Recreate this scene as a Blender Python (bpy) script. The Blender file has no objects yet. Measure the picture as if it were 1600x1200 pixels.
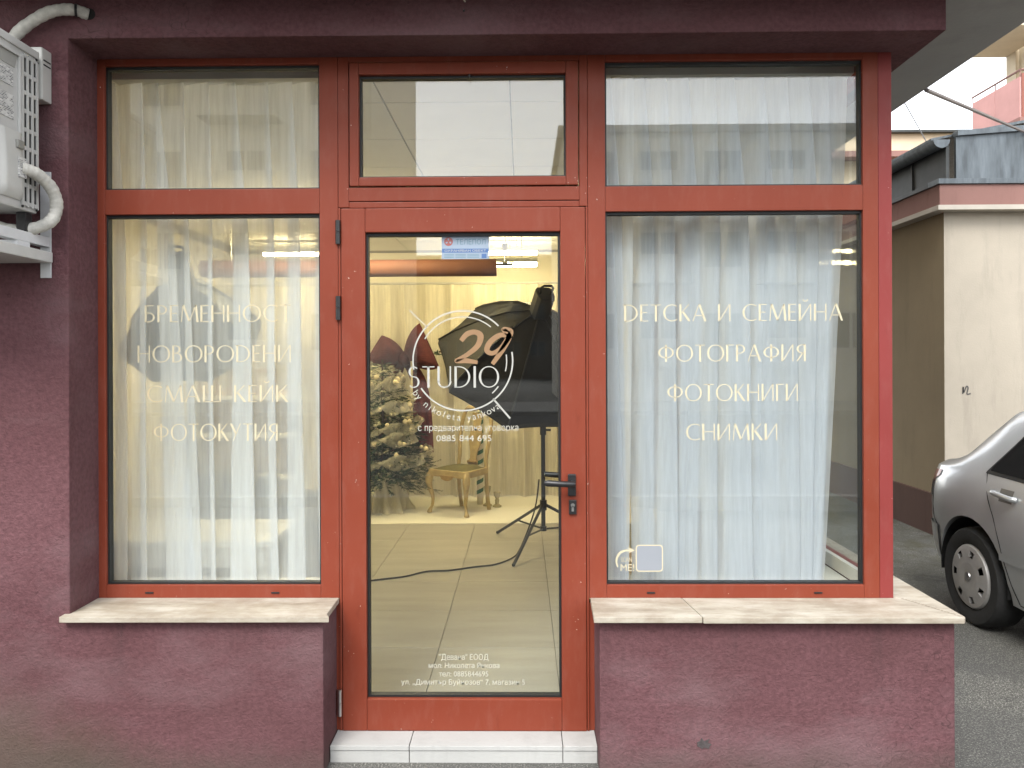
import bpy, bmesh, math, random
from mathutils import Vector, Matrix
random.seed(7)
R = math.radians
sc = bpy.context.scene
COL = sc.collection

# ------------------------------------------------------------------ camera
cd = bpy.data.cameras.new('camera'); cam = bpy.data.objects.new('camera', cd); COL.objects.link(cam)
cd.sensor_width = 36.0; cd.lens = 27.0; cd.clip_start = 0.05; cd.clip_end = 600
cd.shift_y = -0.02119
cam.matrix_world = (Matrix.Translation((0, -3.08, 1.545)) @ Matrix.Rotation(R(0.749), 4, 'Z')
                    @ Matrix.Rotation(R(90), 4, 'X') @ Matrix.Rotation(R(-0.2263), 4, 'Z'))
sc.camera = cam

# ------------------------------------------------------------------ world, sun, exposure
SUN_EL, SUN_AZ = 50.0, 200.0
w = bpy.data.worlds.new('World'); sc.world = w; w.use_nodes = True
wn = w.node_tree.nodes; wl = w.node_tree.links; wn.clear()
sky = wn.new('ShaderNodeTexSky'); sky.sky_type = 'NISHITA'; sky.sun_disc = False
sky.sun_elevation = R(SUN_EL); sky.sun_rotation = R(SUN_AZ)
sky.air_density = 1.0; sky.dust_density = 1.0; sky.ozone_density = 1.0
hs = wn.new('ShaderNodeHueSaturation'); hs.inputs['Saturation'].default_value = 0.15
bg = wn.new('ShaderNodeBackground'); bg.inputs['Strength'].default_value = 0.15
wo = wn.new('ShaderNodeOutputWorld')
wl.new(sky.outputs[0], hs.inputs['Color']); wl.new(hs.outputs[0], bg.inputs['Color']); wl.new(bg.outputs[0], wo.inputs[0])
sd = bpy.data.lights.new('sun', 'SUN'); sd.energy = 0.9; sd.angle = R(25); sd.color = (1, .97, .92)
sun = bpy.data.objects.new('sun', sd); COL.objects.link(sun)
az, el = R(SUN_AZ), R(SUN_EL)
sun_dir = Vector((math.sin(az) * math.cos(el), math.cos(az) * math.cos(el), math.sin(el)))   # towards the sun
sun.rotation_euler = sun_dir.to_track_quat('Z', 'Y').to_euler()
sc.view_settings.view_transform = 'Standard'; sc.view_settings.look = 'None'
sc.view_settings.gamma = 1.0; sc.view_settings.use_curve_mapping = False
sc.view_settings.exposure = 2.0
sc.cycles.max_bounces = 10; sc.cycles.transparent_max_bounces = 32
sc.cycles.diffuse_bounces = 5; sc.cycles.glossy_bounces = 4
sc.cycles.caustics_reflective = False; sc.cycles.caustics_refractive = False
sc.cycles.use_denoising = True

# ------------------------------------------------------------------ helpers
def tag(o, label=None, cat=None, group=None, kind=None):
    if label: o['label'] = label
    if cat: o['category'] = cat
    if group: o['group'] = group
    if kind: o['kind'] = kind
    return o

def thing(name, label, cat, loc=(0, 0, 0), group=None):
    o = bpy.data.objects.new(name, None); COL.objects.link(o); o.location = loc
    o.empty_display_size = .1
    return tag(o, label, cat, group)

_inv = {}
def world_loc(o):
    v = Vector(o.location)
    return v

class MB:
    def __init__(s, M=None): s.v = []; s.f = []; s.M = M
    def add(s, vs, fs):
        b = len(s.v); s.v += [tuple(p) for p in vs]; s.f += [tuple(i + b for i in f) for f in fs]; return s
    def box(s, x0, x1, y0, y1, z0, z1):
        return s.add([(x0, y0, z0), (x1, y0, z0), (x1, y1, z0), (x0, y1, z0), (x0, y0, z1), (x1, y0, z1), (x1, y1, z1), (x0, y1, z1)],
                     [(0, 3, 2, 1), (4, 5, 6, 7), (0, 1, 5, 4), (1, 2, 6, 5), (2, 3, 7, 6), (3, 0, 4, 7)])
    def prism(s, poly, a0, a1, axis='y'):
        n = len(poly)
        def P(p, a):
            return {'y': (p[0], a, p[1]), 'z': (p[0], p[1], a), 'x': (a, p[0], p[1])}[axis]
        vs = [P(p, a0) for p in poly] + [P(p, a1) for p in poly]
        return s.add(vs, [tuple(range(n)), tuple(range(2 * n - 1, n - 1, -1))] + [(i, i + n, (i + 1) % n + n, (i + 1) % n) for i in range(n)])
    def tube(s, pts, r, n=8, cap=True, flat=1.0):
        pts = [Vector(p) for p in pts]; m = len(pts); rs = r if isinstance(r, (list, tuple)) else [r] * m
        b = len(s.v); up = None
        for i, p in enumerate(pts):
            t = (pts[min(i + 1, m - 1)] - pts[max(i - 1, 0)]).normalized()
            if up is None:
                up = Vector((0, 0, 1)) if abs(t.z) < .9 else Vector((1, 0, 0))
            a = (up - t * up.dot(t)).normalized(); c = t.cross(a); up = a
            for k in range(n):
                q = 2 * math.pi * k / n
                s.v.append(tuple(p + (a * math.cos(q) * flat + c * math.sin(q)) * rs[i]))
        for i in range(m - 1):
            for k in range(n):
                k2 = (k + 1) % n
                s.f.append((b + i * n + k, b + i * n + k2, b + (i + 1) * n + k2, b + (i + 1) * n + k))
        if cap:
            s.f.append(tuple(b + k for k in range(n - 1, -1, -1))); s.f.append(tuple(b + (m - 1) * n + k for k in range(n)))
        return s
    def lathe(s, prof, c=(0, 0, 0), n=20, axis='z'):
        b = len(s.v); m = len(prof)
        for (r, h) in prof:
            for k in range(n):
                q = 2 * math.pi * k / n
                d = {'z': (r * math.cos(q), r * math.sin(q), h), 'x': (h, r * math.cos(q), r * math.sin(q)), 'y': (r * math.sin(q), h, r * math.cos(q))}[axis]
                s.v.append((c[0] + d[0], c[1] + d[1], c[2] + d[2]))
        for i in range(m - 1):
            for k in range(n):
                k2 = (k + 1) % n
                s.f.append((b + i * n + k, b + i * n + k2, b + (i + 1) * n + k2, b + (i + 1) * n + k))
        s.f.append(tuple(b + k for k in range(n - 1, -1, -1))); s.f.append(tuple(b + (m - 1) * n + k for k in range(n)))
        return s
    def sphere(s, c, r, n=12, m=8, sz=1.0):
        prof = [(max(1e-4, r * math.sin(math.pi * i / m)), -r * sz * math.cos(math.pi * i / m)) for i in range(m + 1)]
        return s.lathe(prof, c, n)
    def grid(s, rows):
        b = len(s.v); n = len(rows[0])
        for r in rows: s.v += [tuple(p) for p in r]
        for i in range(len(rows) - 1):
            for k in range(n - 1):
                s.f.append((b + i * n + k, b + i * n + k + 1, b + (i + 1) * n + k + 1, b + (i + 1) * n + k))
        return s
    def mesh(s, name, mat, smooth=False, bevel=0.0, seg=2, fix=True):
        me = bpy.data.meshes.new(name)
        vs = s.v if s.M is None else [tuple(s.M @ Vector(p)) for p in s.v]
        me.from_pydata(vs, [], s.f); me.validate(); me.update()
        bm = bmesh.new(); bm.from_mesh(me)
        if fix: bmesh.ops.recalc_face_normals(bm, faces=bm.faces[:])
        if bevel > 0:
            es = [e for e in bm.edges if len(e.link_faces) == 2 and e.calc_face_angle(0) > R(25)]
            bmesh.ops.bevel(bm, geom=es, offset=bevel, segments=seg, affect='EDGES', profile=.6, clamp_overlap=True)
        if smooth:
            for f in bm.faces: f.smooth = True
        bm.to_mesh(me); bm.free()
        if mat: me.materials.append(mat)
        if smooth and smooth != 'all':
            me.set_sharp_from_angle(angle=R(smooth if smooth is not True else 40))
        return me
    def build(s, name, mat, parent=None, smooth=False, bevel=0.0, seg=2, fix=True):
        return link(name, s.mesh(name, mat, smooth, bevel, seg, fix), parent)

def link(name, me, parent=None):
    o = bpy.data.objects.new(name, me); COL.objects.link(o)
    if parent:
        o.parent = parent
        p = parent; off = Vector((0, 0, 0))
        if p.type == 'EMPTY': off = Vector(p.location)
        o.matrix_parent_inverse = Matrix.Translation(-off)
    return o

def struct(name, mb, mat, **k):
    return tag(mb.build(name, mat, **k), kind='structure')

def part(name, parent):
    o = thing(name, None, None); o.parent = parent; o.matrix_parent_inverse = Matrix.Translation(-Vector(parent.location)); return o

# ------------------------------------------------------------------ materials (all procedural, world-position noise)
def lin(r, g, b):
    f = lambda c: ((c / 255 + .055) / 1.055) ** 2.4 if c > 10 else c / 255 / 12.92
    return (f(r), f(g), f(b))

class Mat:
    def __init__(s, name):
        s.m = bpy.data.materials.new(name); s.m.use_nodes = True; s.n = s.m.node_tree.nodes; s.l = s.m.node_tree.links
        s.b = s.n.get('Principled BSDF'); s.out = s.n.get('Material Output')
        s.geo = s.n.new('ShaderNodeNewGeometry'); s.pos = s.geo.outputs['Position']
    def noise(s, scale, detail=4, rough=.55, stretch=None):
        t = s.n.new('ShaderNodeTexNoise'); t.inputs['Scale'].default_value = scale; t.inputs['Detail'].default_value = detail
        t.inputs['Roughness'].default_value = rough
        src = s.pos
        if stretch:
            v = s.n.new('ShaderNodeVectorMath'); v.operation = 'MULTIPLY'; v.inputs[1].default_value = stretch
            s.l.new(s.pos, v.inputs[0]); src = v.outputs[0]
        s.l.new(src, t.inputs['Vector']); return t.outputs['Fac']
    def ramp(s, fac, stops):
        r = s.n.new('ShaderNodeValToRGB'); e = r.color_ramp.elements
        while len(e) < len(stops): e.new(.5)
        for i, (p, c) in enumerate(stops):
            e[i].position = p; e[i].color = (*c, 1) if len(c) == 3 else c
        s.l.new(fac, r.inputs[0]); return r.outputs[0]
    def mix(s, fac, a, b, mode='MIX'):
        m = s.n.new('ShaderNodeMix'); m.data_type = 'RGBA'; m.blend_type = mode
        for sock, v in ((m.inputs[0], fac), (m.inputs[6], a), (m.inputs[7], b)):
            if isinstance(v, (int, float)): sock.default_value = v
            elif isinstance(v, tuple): sock.default_value = (*v, 1)
            else: s.l.new(v, sock)
        return m.outputs[2]
    def math(s, op, a, b=0.0):
        m = s.n.new('ShaderNodeMath'); m.operation = op
        for sock, v in ((m.inputs[0], a), (m.inputs[1], b)):
            if isinstance(v, (int, float)): sock.default_value = v
            else: s.l.new(v, sock)
        return m.outputs[0]
    def color(s, c):
        if isinstance(c, tuple): s.b.inputs['Base Color'].default_value = (*c, 1)
        else: s.l.new(c, s.b.inputs['Base Color'])
        return s
    def rough(s, r):
        if isinstance(r, (int, float)): s.b.inputs['Roughness'].default_value = r
        else: s.l.new(r, s.b.inputs['Roughness'])
        return s
    def bump(s, h, dist=.01, strength=.5, prev=None):
        b = s.n.new('ShaderNodeBump'); b.inputs['Distance'].default_value = dist; b.inputs['Strength'].default_value = strength
        s.l.new(h, b.inputs['Height'])
        if prev: s.l.new(prev, b.inputs['Normal'])
        s.l.new(b.outputs[0], s.b.inputs['Normal']); return b.outputs[0]
    def objrand(s):
        o = s.n.new('ShaderNodeObjectInfo'); return o.outputs['Random']

def scale(c, k): return tuple(min(1, x * k) for x in c)

def simple(name, c, rough=.6, var=.15, sc_=6, bump=0.0, bscale=60, metal=0.0, stretch=None, coat=0.0):
    m = Mat(name)
    if var:
        n = m.noise(sc_, 5, .6, stretch)
        m.color(m.ramp(n, [(.3, scale(c, 1 - var)), (.7, scale(c, 1 + var))]))
    else: m.color(c)
    m.rough(rough); m.b.inputs['Metallic'].default_value = metal
    if coat: m.b.inputs['Coat Weight'].default_value = coat
    if bump: m.bump(m.noise(bscale, 4, .6), .004, bump)
    return m.m

def emit(name, c, strength):
    m = Mat(name); m.color((.8, .8, .8)); m.b.inputs['Emission Color'].default_value = (*c, 1); m.b.inputs['Emission Strength'].default_value = strength
    return m.m

# burgundy plaster with pale scuffs and green-brown stain at the foot of the left wall
def plaster():
    m = Mat('burgundy_plaster')
    base = m.ramp(m.noise(2.2, 6, .6), [(.25, (.103, .045, .050)), (.75, (.142, .068, .075))])
    fine = m.ramp(m.noise(55, 4, .6), [(.35, (.8, .8, .8)), (.65, (1.12, 1.12, 1.12))])
    base = m.mix(1.0, base, fine, 'MULTIPLY')
    # dusty bleached patches
    d = m.ramp(m.noise(1.3, 5, .6, (1, 1, 2.2)), [(.50, (0, 0, 0)), (.66, (1, 1, 1))])
    base = m.mix(m.math('MULTIPLY', d, .45), base, (.19, .125, .132))
    dk = m.ramp(m.noise(.9, 6, .65, (1, 1, 1.6)), [(.40, (1, 1, 1)), (.56, (0, 0, 0))])
    base = m.mix(m.math('MULTIPLY', dk, .40), base, (.075, .033, .033))
    # algae stain rising from the ground at the far left
    sp = m.n.new('ShaderNodeSeparateXYZ'); m.l.new(m.pos, sp.inputs[0])
    edge = m.math('ADD', sp.outputs[2], m.math('MULTIPLY', m.math('ADD', sp.outputs[0], 1.9), .42))
    edge = m.math('ADD', edge, m.math('MULTIPLY', m.noise(3.2, 6, .65), .5))
    al = m.ramp(edge, [(.36, (1, 1, 1)), (.66, (0, 0, 0))])
    base = m.mix(m.math('MULTIPLY', al, .55), base, (.060, .056, .034))
    # drips that ran down from the ledges, worn grey at the foot
    dr = m.ramp(m.noise(9, 5, .7, (1, 1, .06)), [(.55, (0, 0, 0)), (.70, (1, 1, 1))])
    zz = m.ramp(sp.outputs[2], [(.30, (0, 0, 0)), (.575, (1, 1, 1)), (.585, (0, 0, 0))])
    base = m.mix(m.math('MULTIPLY', m.math('MULTIPLY', dr, zz), .45), base, (.045, .030, .030))
    ft = m.math('ADD', sp.outputs[2], m.math('MULTIPLY', m.noise(7, 6, .7), .22))
    base = m.mix(m.math('MULTIPLY', m.ramp(ft, [(.10, (1, 1, 1)), (.24, (0, 0, 0))]), .55), base, (.075, .062, .052))
    vo = m.n.new('ShaderNodeTexVoronoi'); vo.feature = 'DISTANCE_TO_EDGE'; vo.inputs['Scale'].default_value = 1.7
    wv = m.n.new('ShaderNodeVectorMath'); wv.operation = 'ADD'; nz_ = m.n.new('ShaderNodeTexNoise'); nz_.inputs['Scale'].default_value = 6; m.l.new(m.pos, nz_.inputs['Vector'])
    m.l.new(m.pos, wv.inputs[0]); m.l.new(nz_.outputs['Color'], wv.inputs[1]); m.l.new(wv.outputs[0], vo.inputs['Vector'])
    ck = m.math('MULTIPLY', m.ramp(vo.outputs['Distance'], [(.0, (1, 1, 1)), (.006, (0, 0, 0))]), m.ramp(m.noise(1.1, 3, .5), [(.54, (0, 0, 0)), (.62, (1, 1, 1))]))
    base = m.mix(m.math('MULTIPLY', ck, .55), base, (.03, .018, .018))
    # splash dirt near the ground and pale scratches
    sc1 = m.ramp(m.noise(140, 2, .5), [(.74, (0, 0, 0)), (.80, (1, 1, 1))])
    base = m.mix(m.math('MULTIPLY', sc1, .12), base, (.5, .4, .4))
    m.color(base); m.rough(.92); m.b.inputs['Specular IOR Level'].default_value = .2
    b1 = m.bump(m.noise(110, 3, .6), .006, .6)
    m.bump(m.noise(38, 4, .65, (1, 1, 1.15)), .008, .5, b1)
    return m.m

def frame_paint(name, c, c2):
    m = Mat(name)
    base = m.ramp(m.noise(1.6, 4, .5), [(.3, c), (.7, c2)])
    chips = m.ramp(m.noise(75, 2, .6), [(.722, (0, 0, 0)), (.736, (1, 1, 1))])
    zone = m.ramp(m.noise(5.5, 3, .5), [(.53, (0, 0, 0)), (.60, (1, 1, 1))])
    base = m.mix(m.math('MULTIPLY', chips, zone), base, (.55, .47, .42))
    dust = m.ramp(m.noise(20, 5, .7, (1, 1, .3)), [(.5, (0, 0, 0)), (.8, (1, 1, 1))])
    base = m.mix(m.math('MULTIPLY', dust, .10), base, (.35, .22, .19))
    scf = m.ramp(m.noise(26, 6, .75, (1, 1, .25)), [(.60, (0, 0, 0)), (.72, (1, 1, 1))])
    base = m.mix(m.math('MULTIPLY', scf, .30), base, scale(c, .45))
    m.color(base); m.rough(m.ramp(m.noise(9, 4, .6), [(.3, (.34,) * 3), (.7, (.6,) * 3)]))
    m.bump(m.noise(260, 2, .5), .0008, .25); m.b.inputs['Specular IOR Level'].default_value = .22
    return m.m

def stone_sill():
    m = Mat('travertine')
    base = m.ramp(m.noise(7, 7, .7, (.6, 2.4, 2.4)), [(.28, (.22, .185, .14)), (.5, (.38, .34, .275)), (.72, (.49, .46, .40))])
    dirt = m.ramp(m.noise(3.5, 6, .7), [(.46, (0, 0, 0)), (.66, (1, 1, 1))])
    base = m.mix(m.math('MULTIPLY', dirt, .65), base, (.22, .17, .12))
    pit = m.ramp(m.noise(70, 3, .6), [(.68, (0, 0, 0)), (.76, (1, 1, 1))])
    base = m.mix(m.math('MULTIPLY', pit, .4), base, (.25, .2, .15))
    m.color(base); m.rough(.62); m.bump(m.noise(45, 5, .7), .003, .5)
    return m.m

def asphalt():
    m = Mat('asphalt')
    g = m.ramp(m.noise(150, 2, .7), [(.36, (.042, .041, .037)), (.54, (.120, .117, .106)), (.68, (.40, .39, .36))])
    big = m.ramp(m.noise(1.2, 5, .6), [(.3, (.75, .75, .75)), (.7, (1.15, 1.15, 1.12))])
    c = m.mix(1.0, g, big, 'MULTIPLY')
    pat = m.ramp(m.noise(.8, 5, .6), [(.46, (0, 0, 0)), (.52, (1, 1, 1))])
    c = m.mix(m.math('MULTIPLY', pat, .45), c, (.060, .060, .058))
    oil = m.ramp(m.noise(2.3, 4, .6), [(.62, (0, 0, 0)), (.70, (1, 1, 1))]); c = m.mix(m.math('MULTIPLY', oil, .6), c, (.030, .030, .029))
    sp = m.n.new('ShaderNodeSeparateXYZ'); m.l.new(m.pos, sp.inputs[0])
    # dirt and moss collecting towards the far wall of the alley
    far = m.math('MULTIPLY', m.math('SUBTRACT', sp.outputs[1], 1.6), .45)
    far = m.math('MULTIPLY', far, m.ramp(sp.outputs[0], [(.0, (0, 0, 0)), (.9, (1, 1, 1))]))
    mo = m.math('MULTIPLY', m.ramp(far, [(0, (0, 0, 0)), (1, (1, 1, 1))]), m.ramp(m.noise(4, 6, .7), [(.35, (0, 0, 0)), (.65, (1, 1, 1))]))
    c = m.mix(mo, c, (.055, .052, .026))
    m.color(c); m.rough(.85); m.bump(m.noise(150, 2, .7), .006, .7)
    return m.m

def render_wall(name, c, dirt=.3):
    m = Mat(name)
    base = m.ramp(m.noise(1.4, 6, .6), [(.25, scale(c, .86)), (.75, scale(c, 1.1))])
    st = m.ramp(m.noise(2.0, 6, .7, (3, 3, .5)), [(.52, (0, 0, 0)), (.8, (1, 1, 1))])
    base = m.mix(m.math('MULTIPLY', st, dirt), base, scale(c, .45))
    m.color(base); m.rough(.9); m.bump(m.noise(70, 4, .6), .004, .4)
    return m.m

def glass(name, f0=.07, tint=(.95, .97, .96)):
    m = Mat(name); m.n.remove(m.b)
    lw = m.n.new('ShaderNodeLayerWeight'); lw.inputs['Blend'].default_value = .5
    p = m.math('POWER', lw.outputs['Facing'], 5.0)
    fac = m.math('ADD', m.math('MULTIPLY', p, 1 - f0), f0)
    tr = m.n.new('ShaderNodeBsdfTransparent'); tr.inputs[0].default_value = (*tint, 1)
    gl = m.n.new('ShaderNodeBsdfGlossy'); gl.inputs['Roughness'].default_value = .012
    bu = m.n.new('ShaderNodeBump'); bu.inputs['Distance'].default_value = .002; bu.inputs['Strength'].default_value = .05
    m.l.new(m.noise(1.7, 2, .5), bu.inputs['Height']); m.l.new(bu.outputs[0], gl.inputs['Normal'])
    mx = m.n.new('ShaderNodeMixShader'); m.l.new(fac, mx.inputs[0]); m.l.new(tr.outputs[0], mx.inputs[1]); m.l.new(gl.outputs[0], mx.inputs[2])
    m.l.new(mx.outputs[0], m.out.inputs[0]); return m.m

def sheer(name, c, dens, transl=.5):
    m = Mat(name); m.n.remove(m.b)
    tr = m.n.new('ShaderNodeBsdfTransparent')
    df = m.n.new('ShaderNodeBsdfDiffuse'); df.inputs[0].default_value = (*c, 1)
    tl = m.n.new('ShaderNodeBsdfTranslucent'); tl.inputs[0].default_value = (*c, 1)
    a = m.n.new('ShaderNodeMixShader'); a.inputs[0].default_value = transl
    m.l.new(df.outputs[0], a.inputs[1]); m.l.new(tl.outputs[0], a.inputs[2])
    fac = m.ramp(m.noise(6, 4, .6, (6, 6, .4)), [(.3, (dens * .82,) * 3), (.7, (min(1, dens * 1.15),) * 3)])
    mx = m.n.new('ShaderNodeMixShader'); m.l.new(fac, mx.inputs[0])
    m.l.new(tr.outputs[0], mx.inputs[1]); m.l.new(a.outputs[0], mx.inputs[2]); m.l.new(mx.outputs[0], m.out.inputs[0])
    return m.m

PLASTER = plaster()
RED = frame_paint('red_frame_paint', (.178, .035, .018), (.212, .046, .025))
CRIMSON = frame_paint('crimson_frame_paint', (.190, .032, .029), (.225, .041, .038))
STONE = stone_sill()
ASPH = asphalt()
GLASS = glass('window_glass'); GLASS_SIDE = glass('side_window_glass', .03)
GASKET = simple('black_gasket', (.008, .009, .010), .55, .2, 30)
CREAM_VINYL = simple('cream_vinyl_lettering', (.52, .465, .325), .5, .03, 10)
SILVER_VINYL = simple('silver_vinyl', (.40, .40, .37), .45, .04, 10)
COPPER_VINYL = simple('tan_vinyl', (.255, .150, .075), .5, .08, 20)
WHITE_VINYL = simple('white_vinyl', (.46, .455, .40), .5, .03, 10)
BLACK_PLASTIC = simple('black_plastic', (.012, .012, .013), .38, .2, 30, .15, 200)
BLACK_METAL = simple('black_metal', (.014, .014, .015), .35, .2, 20)
STEEL = simple('brushed_steel', (.55, .55, .54), .3, .1, 40, metal=1)
CONC = render_wall('grey_concrete_soffit', (.34, .34, .33), .30)
WHITE_PLASTIC = simple('white_aged_plastic', (.50, .50, .475), .45, .10, 5, .1, 80)
WHITE_METAL = simple('white_enamel', (.48, .48, .465), .4, .12, 6)
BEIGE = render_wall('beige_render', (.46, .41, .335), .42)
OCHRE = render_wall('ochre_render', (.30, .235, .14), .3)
PINK = render_wall('pink_render', (.27, .145, .125), .25)
BROWN = render_wall('brown_plinth', (.115, .062, .045), .4)
ZINC = simple('weathered_zinc', (.125, .145, .160), .5, .35, 5, .15, 30, metal=.35, stretch=(3, 3, .5))
DARKZINC = simple('dark_zinc', (.050, .054, .054), .5, .25, 6, metal=.3)
WOOD_ROLL = simple('terracotta_paper', (.20, .080, .050), .7, .1, 4)
OFFWHITE = simple('offwhite_wall', (.72, .68, .58), .85, .06, 2)

# ------------------------------------------------------------------ ground
def ground_z(x, y):
    t = min(1, max(0, (x - 1.25) / .5)); t = t * t * (3 - 2 * t)
    return -.115 * t
xs = [-70, -30, -12, -6, -3, -1, 0, 1, 1.25, 1.35, 1.45, 1.55, 1.65, 1.75, 2, 3, 4, 6, 12, 30, 70]
ys = [-90, -40, -20, -10, -5, -3, -1, 0, 1, 2, 3, 4, 5, 7, 10, 20, 40, 90]
g = MB(); g.grid([[(x, y, ground_z(x, y)) for x in xs] for y in ys])
struct('ground', g, ASPH, smooth='all')

ROADM = simple('road_asphalt', (.045, .045, .044), .85, .25, 3, .5, 140)
struct('road', MB().box(-70, 70, -19, -5.2, -.05, .004), ROADM)
KERBM = render_wall('kerb_concrete', (.26, .255, .24), .3)
struct('kerb', MB().box(-70, 70, -5.19, -5.05, -.05, .11), KERBM, bevel=.01)
struct('pavement', MB().box(-70, 70, -24.5, -19.01, -.05, .12), KERBM)
# ------------------------------------------------------------------ the shop building
OV = .50
shop = thing('shop_building', 'burgundy rendered corner shop with brick-red framed glazing and a cream stone window ledge', 'building', (0, 0, 0))
MB().prism([(-7, -.3), (-.752, -.3), (-.752, .578), (-1.712, .578), (-1.712, 2.775), (1.585, 2.775), (1.585, 2.925), (-7, 2.925)], -.2, .058).build('wall', PLASTER, shop, bevel=.006)
MB().prism([(.286, -.2), (1.607, -.2), (1.607, 5.8), (1.40, 5.8), (1.40, .058), (.286, .058)], -.4, .578, 'z').build('wall', PLASTER, shop, bevel=.006)
MB().box(1.40, 1.583, .06, 5.8, 2.777, 2.925).build('lintel', PLASTER, shop)
MB().box(1.40, 1.605, 3.05, 5.8, .58, 2.775).build('wall', PLASTER, shop)
MB().box(-9, 2.06, -OV, 9, 2.926, 3.12).build('soffit_slab', CONC, shop, bevel=.004)
MB().box(-9, 2.02, -OV + .04, 9, 3.122, 9.5).build('upper_wall', BEIGE, shop)
MB().box(-.752, .288, -.1, .06, -.3, -.02).build('threshold_base', CONC, shop)

# stone ledges: separate slabs
def slab(poly, z0=.579, z1=.601):
    o = MB().prism(poly, z0, z1, 'z').build('window_sill', STONE, shop, bevel=.0025); return o
slab([(-1.732, -.236), (-.722, -.232), (-.738, -.20), (-.74, .0), (-1.735, .0)])
slab([(.262, -.236), (.662, -.236), (.632, .0), (.270, .0)])
slab([(.666, -.239), (1.622, -.239), (1.50, .0), (.636, .0)], .578, .6005)
slab([(1.626, -.236), (1.640, 3.2), (1.479, 3.2), (1.479, .002), (1.506, .0)], .5795, .602)

# threshold tiles
TILE_W = render_wall('pale_threshold_tile', (.40, .40, .385), .35)
for a, b in ((-.748, -.443), (-.440, .150), (.153, .284)):
    MB().box(a, b, -.122, .03, .048, .066).build('threshold_tile', TILE_W, shop, bevel=.002)
    MB().box(a, b, -.118, -.108, -.05, .0465).build('riser_tile', TILE_W, shop, bevel=.0015)
MB().box(-.75, .286, -.107, .055, -.02, .047).build('threshold_base', simple('grout', (.2, .19, .18), .9), shop)
# broken plaster mark low on the right wall
ch = MB(); pts = []
for k in range(14):
    q = 2 * math.pi * k / 14; r = (.018 if k % 2 else .027) * random.uniform(.7, 1.2)
    pts.append((.672 + r * math.cos(q) * 1.3, .115 + r * math.sin(q) * .9))
ch.prism(pts, -.2025, -.198).build('plaster_chip', simple('bare_mortar', (.06, .05, .05), .95, .4, 60, .5, 90), shop)

# ---- glazing helpers: every bar its own box, butted
FR0, FR1 = 0.0, .06
def bars(name, rects, mat, parent, y0=FR0, y1=FR1, bevel=.003):
    m = MB()
    for (x0, x1, z0, z1) in rects: m.box(x0, x1, y0, y1, z0, z1)
    return m.build(name, mat, parent, bevel=bevel)
def bead(x0, x1, z0, z1, mat, parent, wd=.012):
    # sloping glazing bead round an opening
    m = MB(); a = [(x0, z0), (x1, z0), (x1, z1), (x0, z1)]; b = [(x0 + wd, z0 + wd), (x1 - wd, z0 + wd), (x1 - wd, z1 - wd), (x0 + wd, z1 - wd)]
    vs = [(p[0], .004, p[1]) for p in a] + [(p[0], .016, p[1]) for p in b] + [(p[0], .03, p[1]) for p in a] + [(p[0], .03, p[1]) for p in b]
    fs = []
    for i in range(4):
        j = (i + 1) % 4
        fs += [(i, j, 4 + j, 4 + i), (4 + i, 4 + j, 12 + j, 12 + i), (8 + i, 12 + i, 12 + j, 8 + j), (i, 8 + i, 8 + j, j)]
    m.add(vs, fs).build('glazing_bead', mat, parent)
def gasket(x0, x1, z0, z1, parent, wd=.007):
    bars('gasket', [(x0, x1, z0, z0 + wd), (x0, x1, z1 - wd * 1.5, z1), (x0, x0 + wd, z0 + wd, z1 - wd * 1.5), (x1 - wd, x1, z0 + wd, z1 - wd * 1.5)], GASKET, parent, .014, .045, 0)
def pane(x0, x1, z0, z1, parent, y=.03):
    o = MB().box(x0 + .002, x1 - .002, y, y + .006, z0 + .002, z1 - .002).build('pane', GLASS, parent); return o

ZB, ZL, ZT0, ZT1, ZH, ZTOP = .598, .652, 2.147, 2.248, 2.748, 2.80
def window(x_out0, x_in0, x_in1, x_out1):
    wd = part('window', shop)
    bars('frame', [(x_out0, x_in0, ZB, ZTOP), (x_in1, x_out1, ZB, ZTOP), (x_in0, x_in1, ZB, ZL), (x_in0, x_in1, ZT0, ZT1), (x_in0, x_in1, ZH, ZTOP)], RED, wd)
    for (z0, z1) in ((ZL, ZT0), (ZT1, ZH)):
        gasket(x_in0, x_in1, z0, z1, wd); pane(x_in0, x_in1, z0, z1, wd)
    for x in (x_in0 + .16, x_in1 - .2):
        MB().box(x, x + .032, -.004, .002, .618, .624).build('drain_cover', BLACK_PLASTIC, wd, bevel=.001)
    return wd
win_l = window(-1.735, -1.683, -.8126, -.738)
win_r = window(.266, .336, 1.3617, 1.4225)
# side glazing on the alley
win_s = part('window', shop)
m = MB()
m.box(1.4235, 1.477, .001, .06, ZB, ZTOP)
for y in (1.55, 3.0): m.box(1.4235, 1.477, y, y + .06, ZB, ZTOP)
for (a, b) in ((.061, 1.549), (1.611, 2.999)):
    for (z0, z1) in ((ZB, ZL), (ZT0, ZT1), (ZH, ZTOP)): m.box(1.4235, 1.477, a, b, z0, z1)
m.build('frame', CRIMSON, win_s, bevel=.003)
MB().box(1.4005, 1.4230, .062, 3.0, .607, .668).build('inner_profile', WHITE_PLASTIC, win_s, bevel=.003)
for (a, b) in ((.061, 1.549), (1.611, 2.999)):
    for (z0, z1) in ((ZL, ZT0), (ZT1, ZH)):
        MB().box(1.447, 1.453, a + .002, b - .002, z0 + .002, z1 - .002).build('pane', GLASS_SIDE, win_s)

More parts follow.
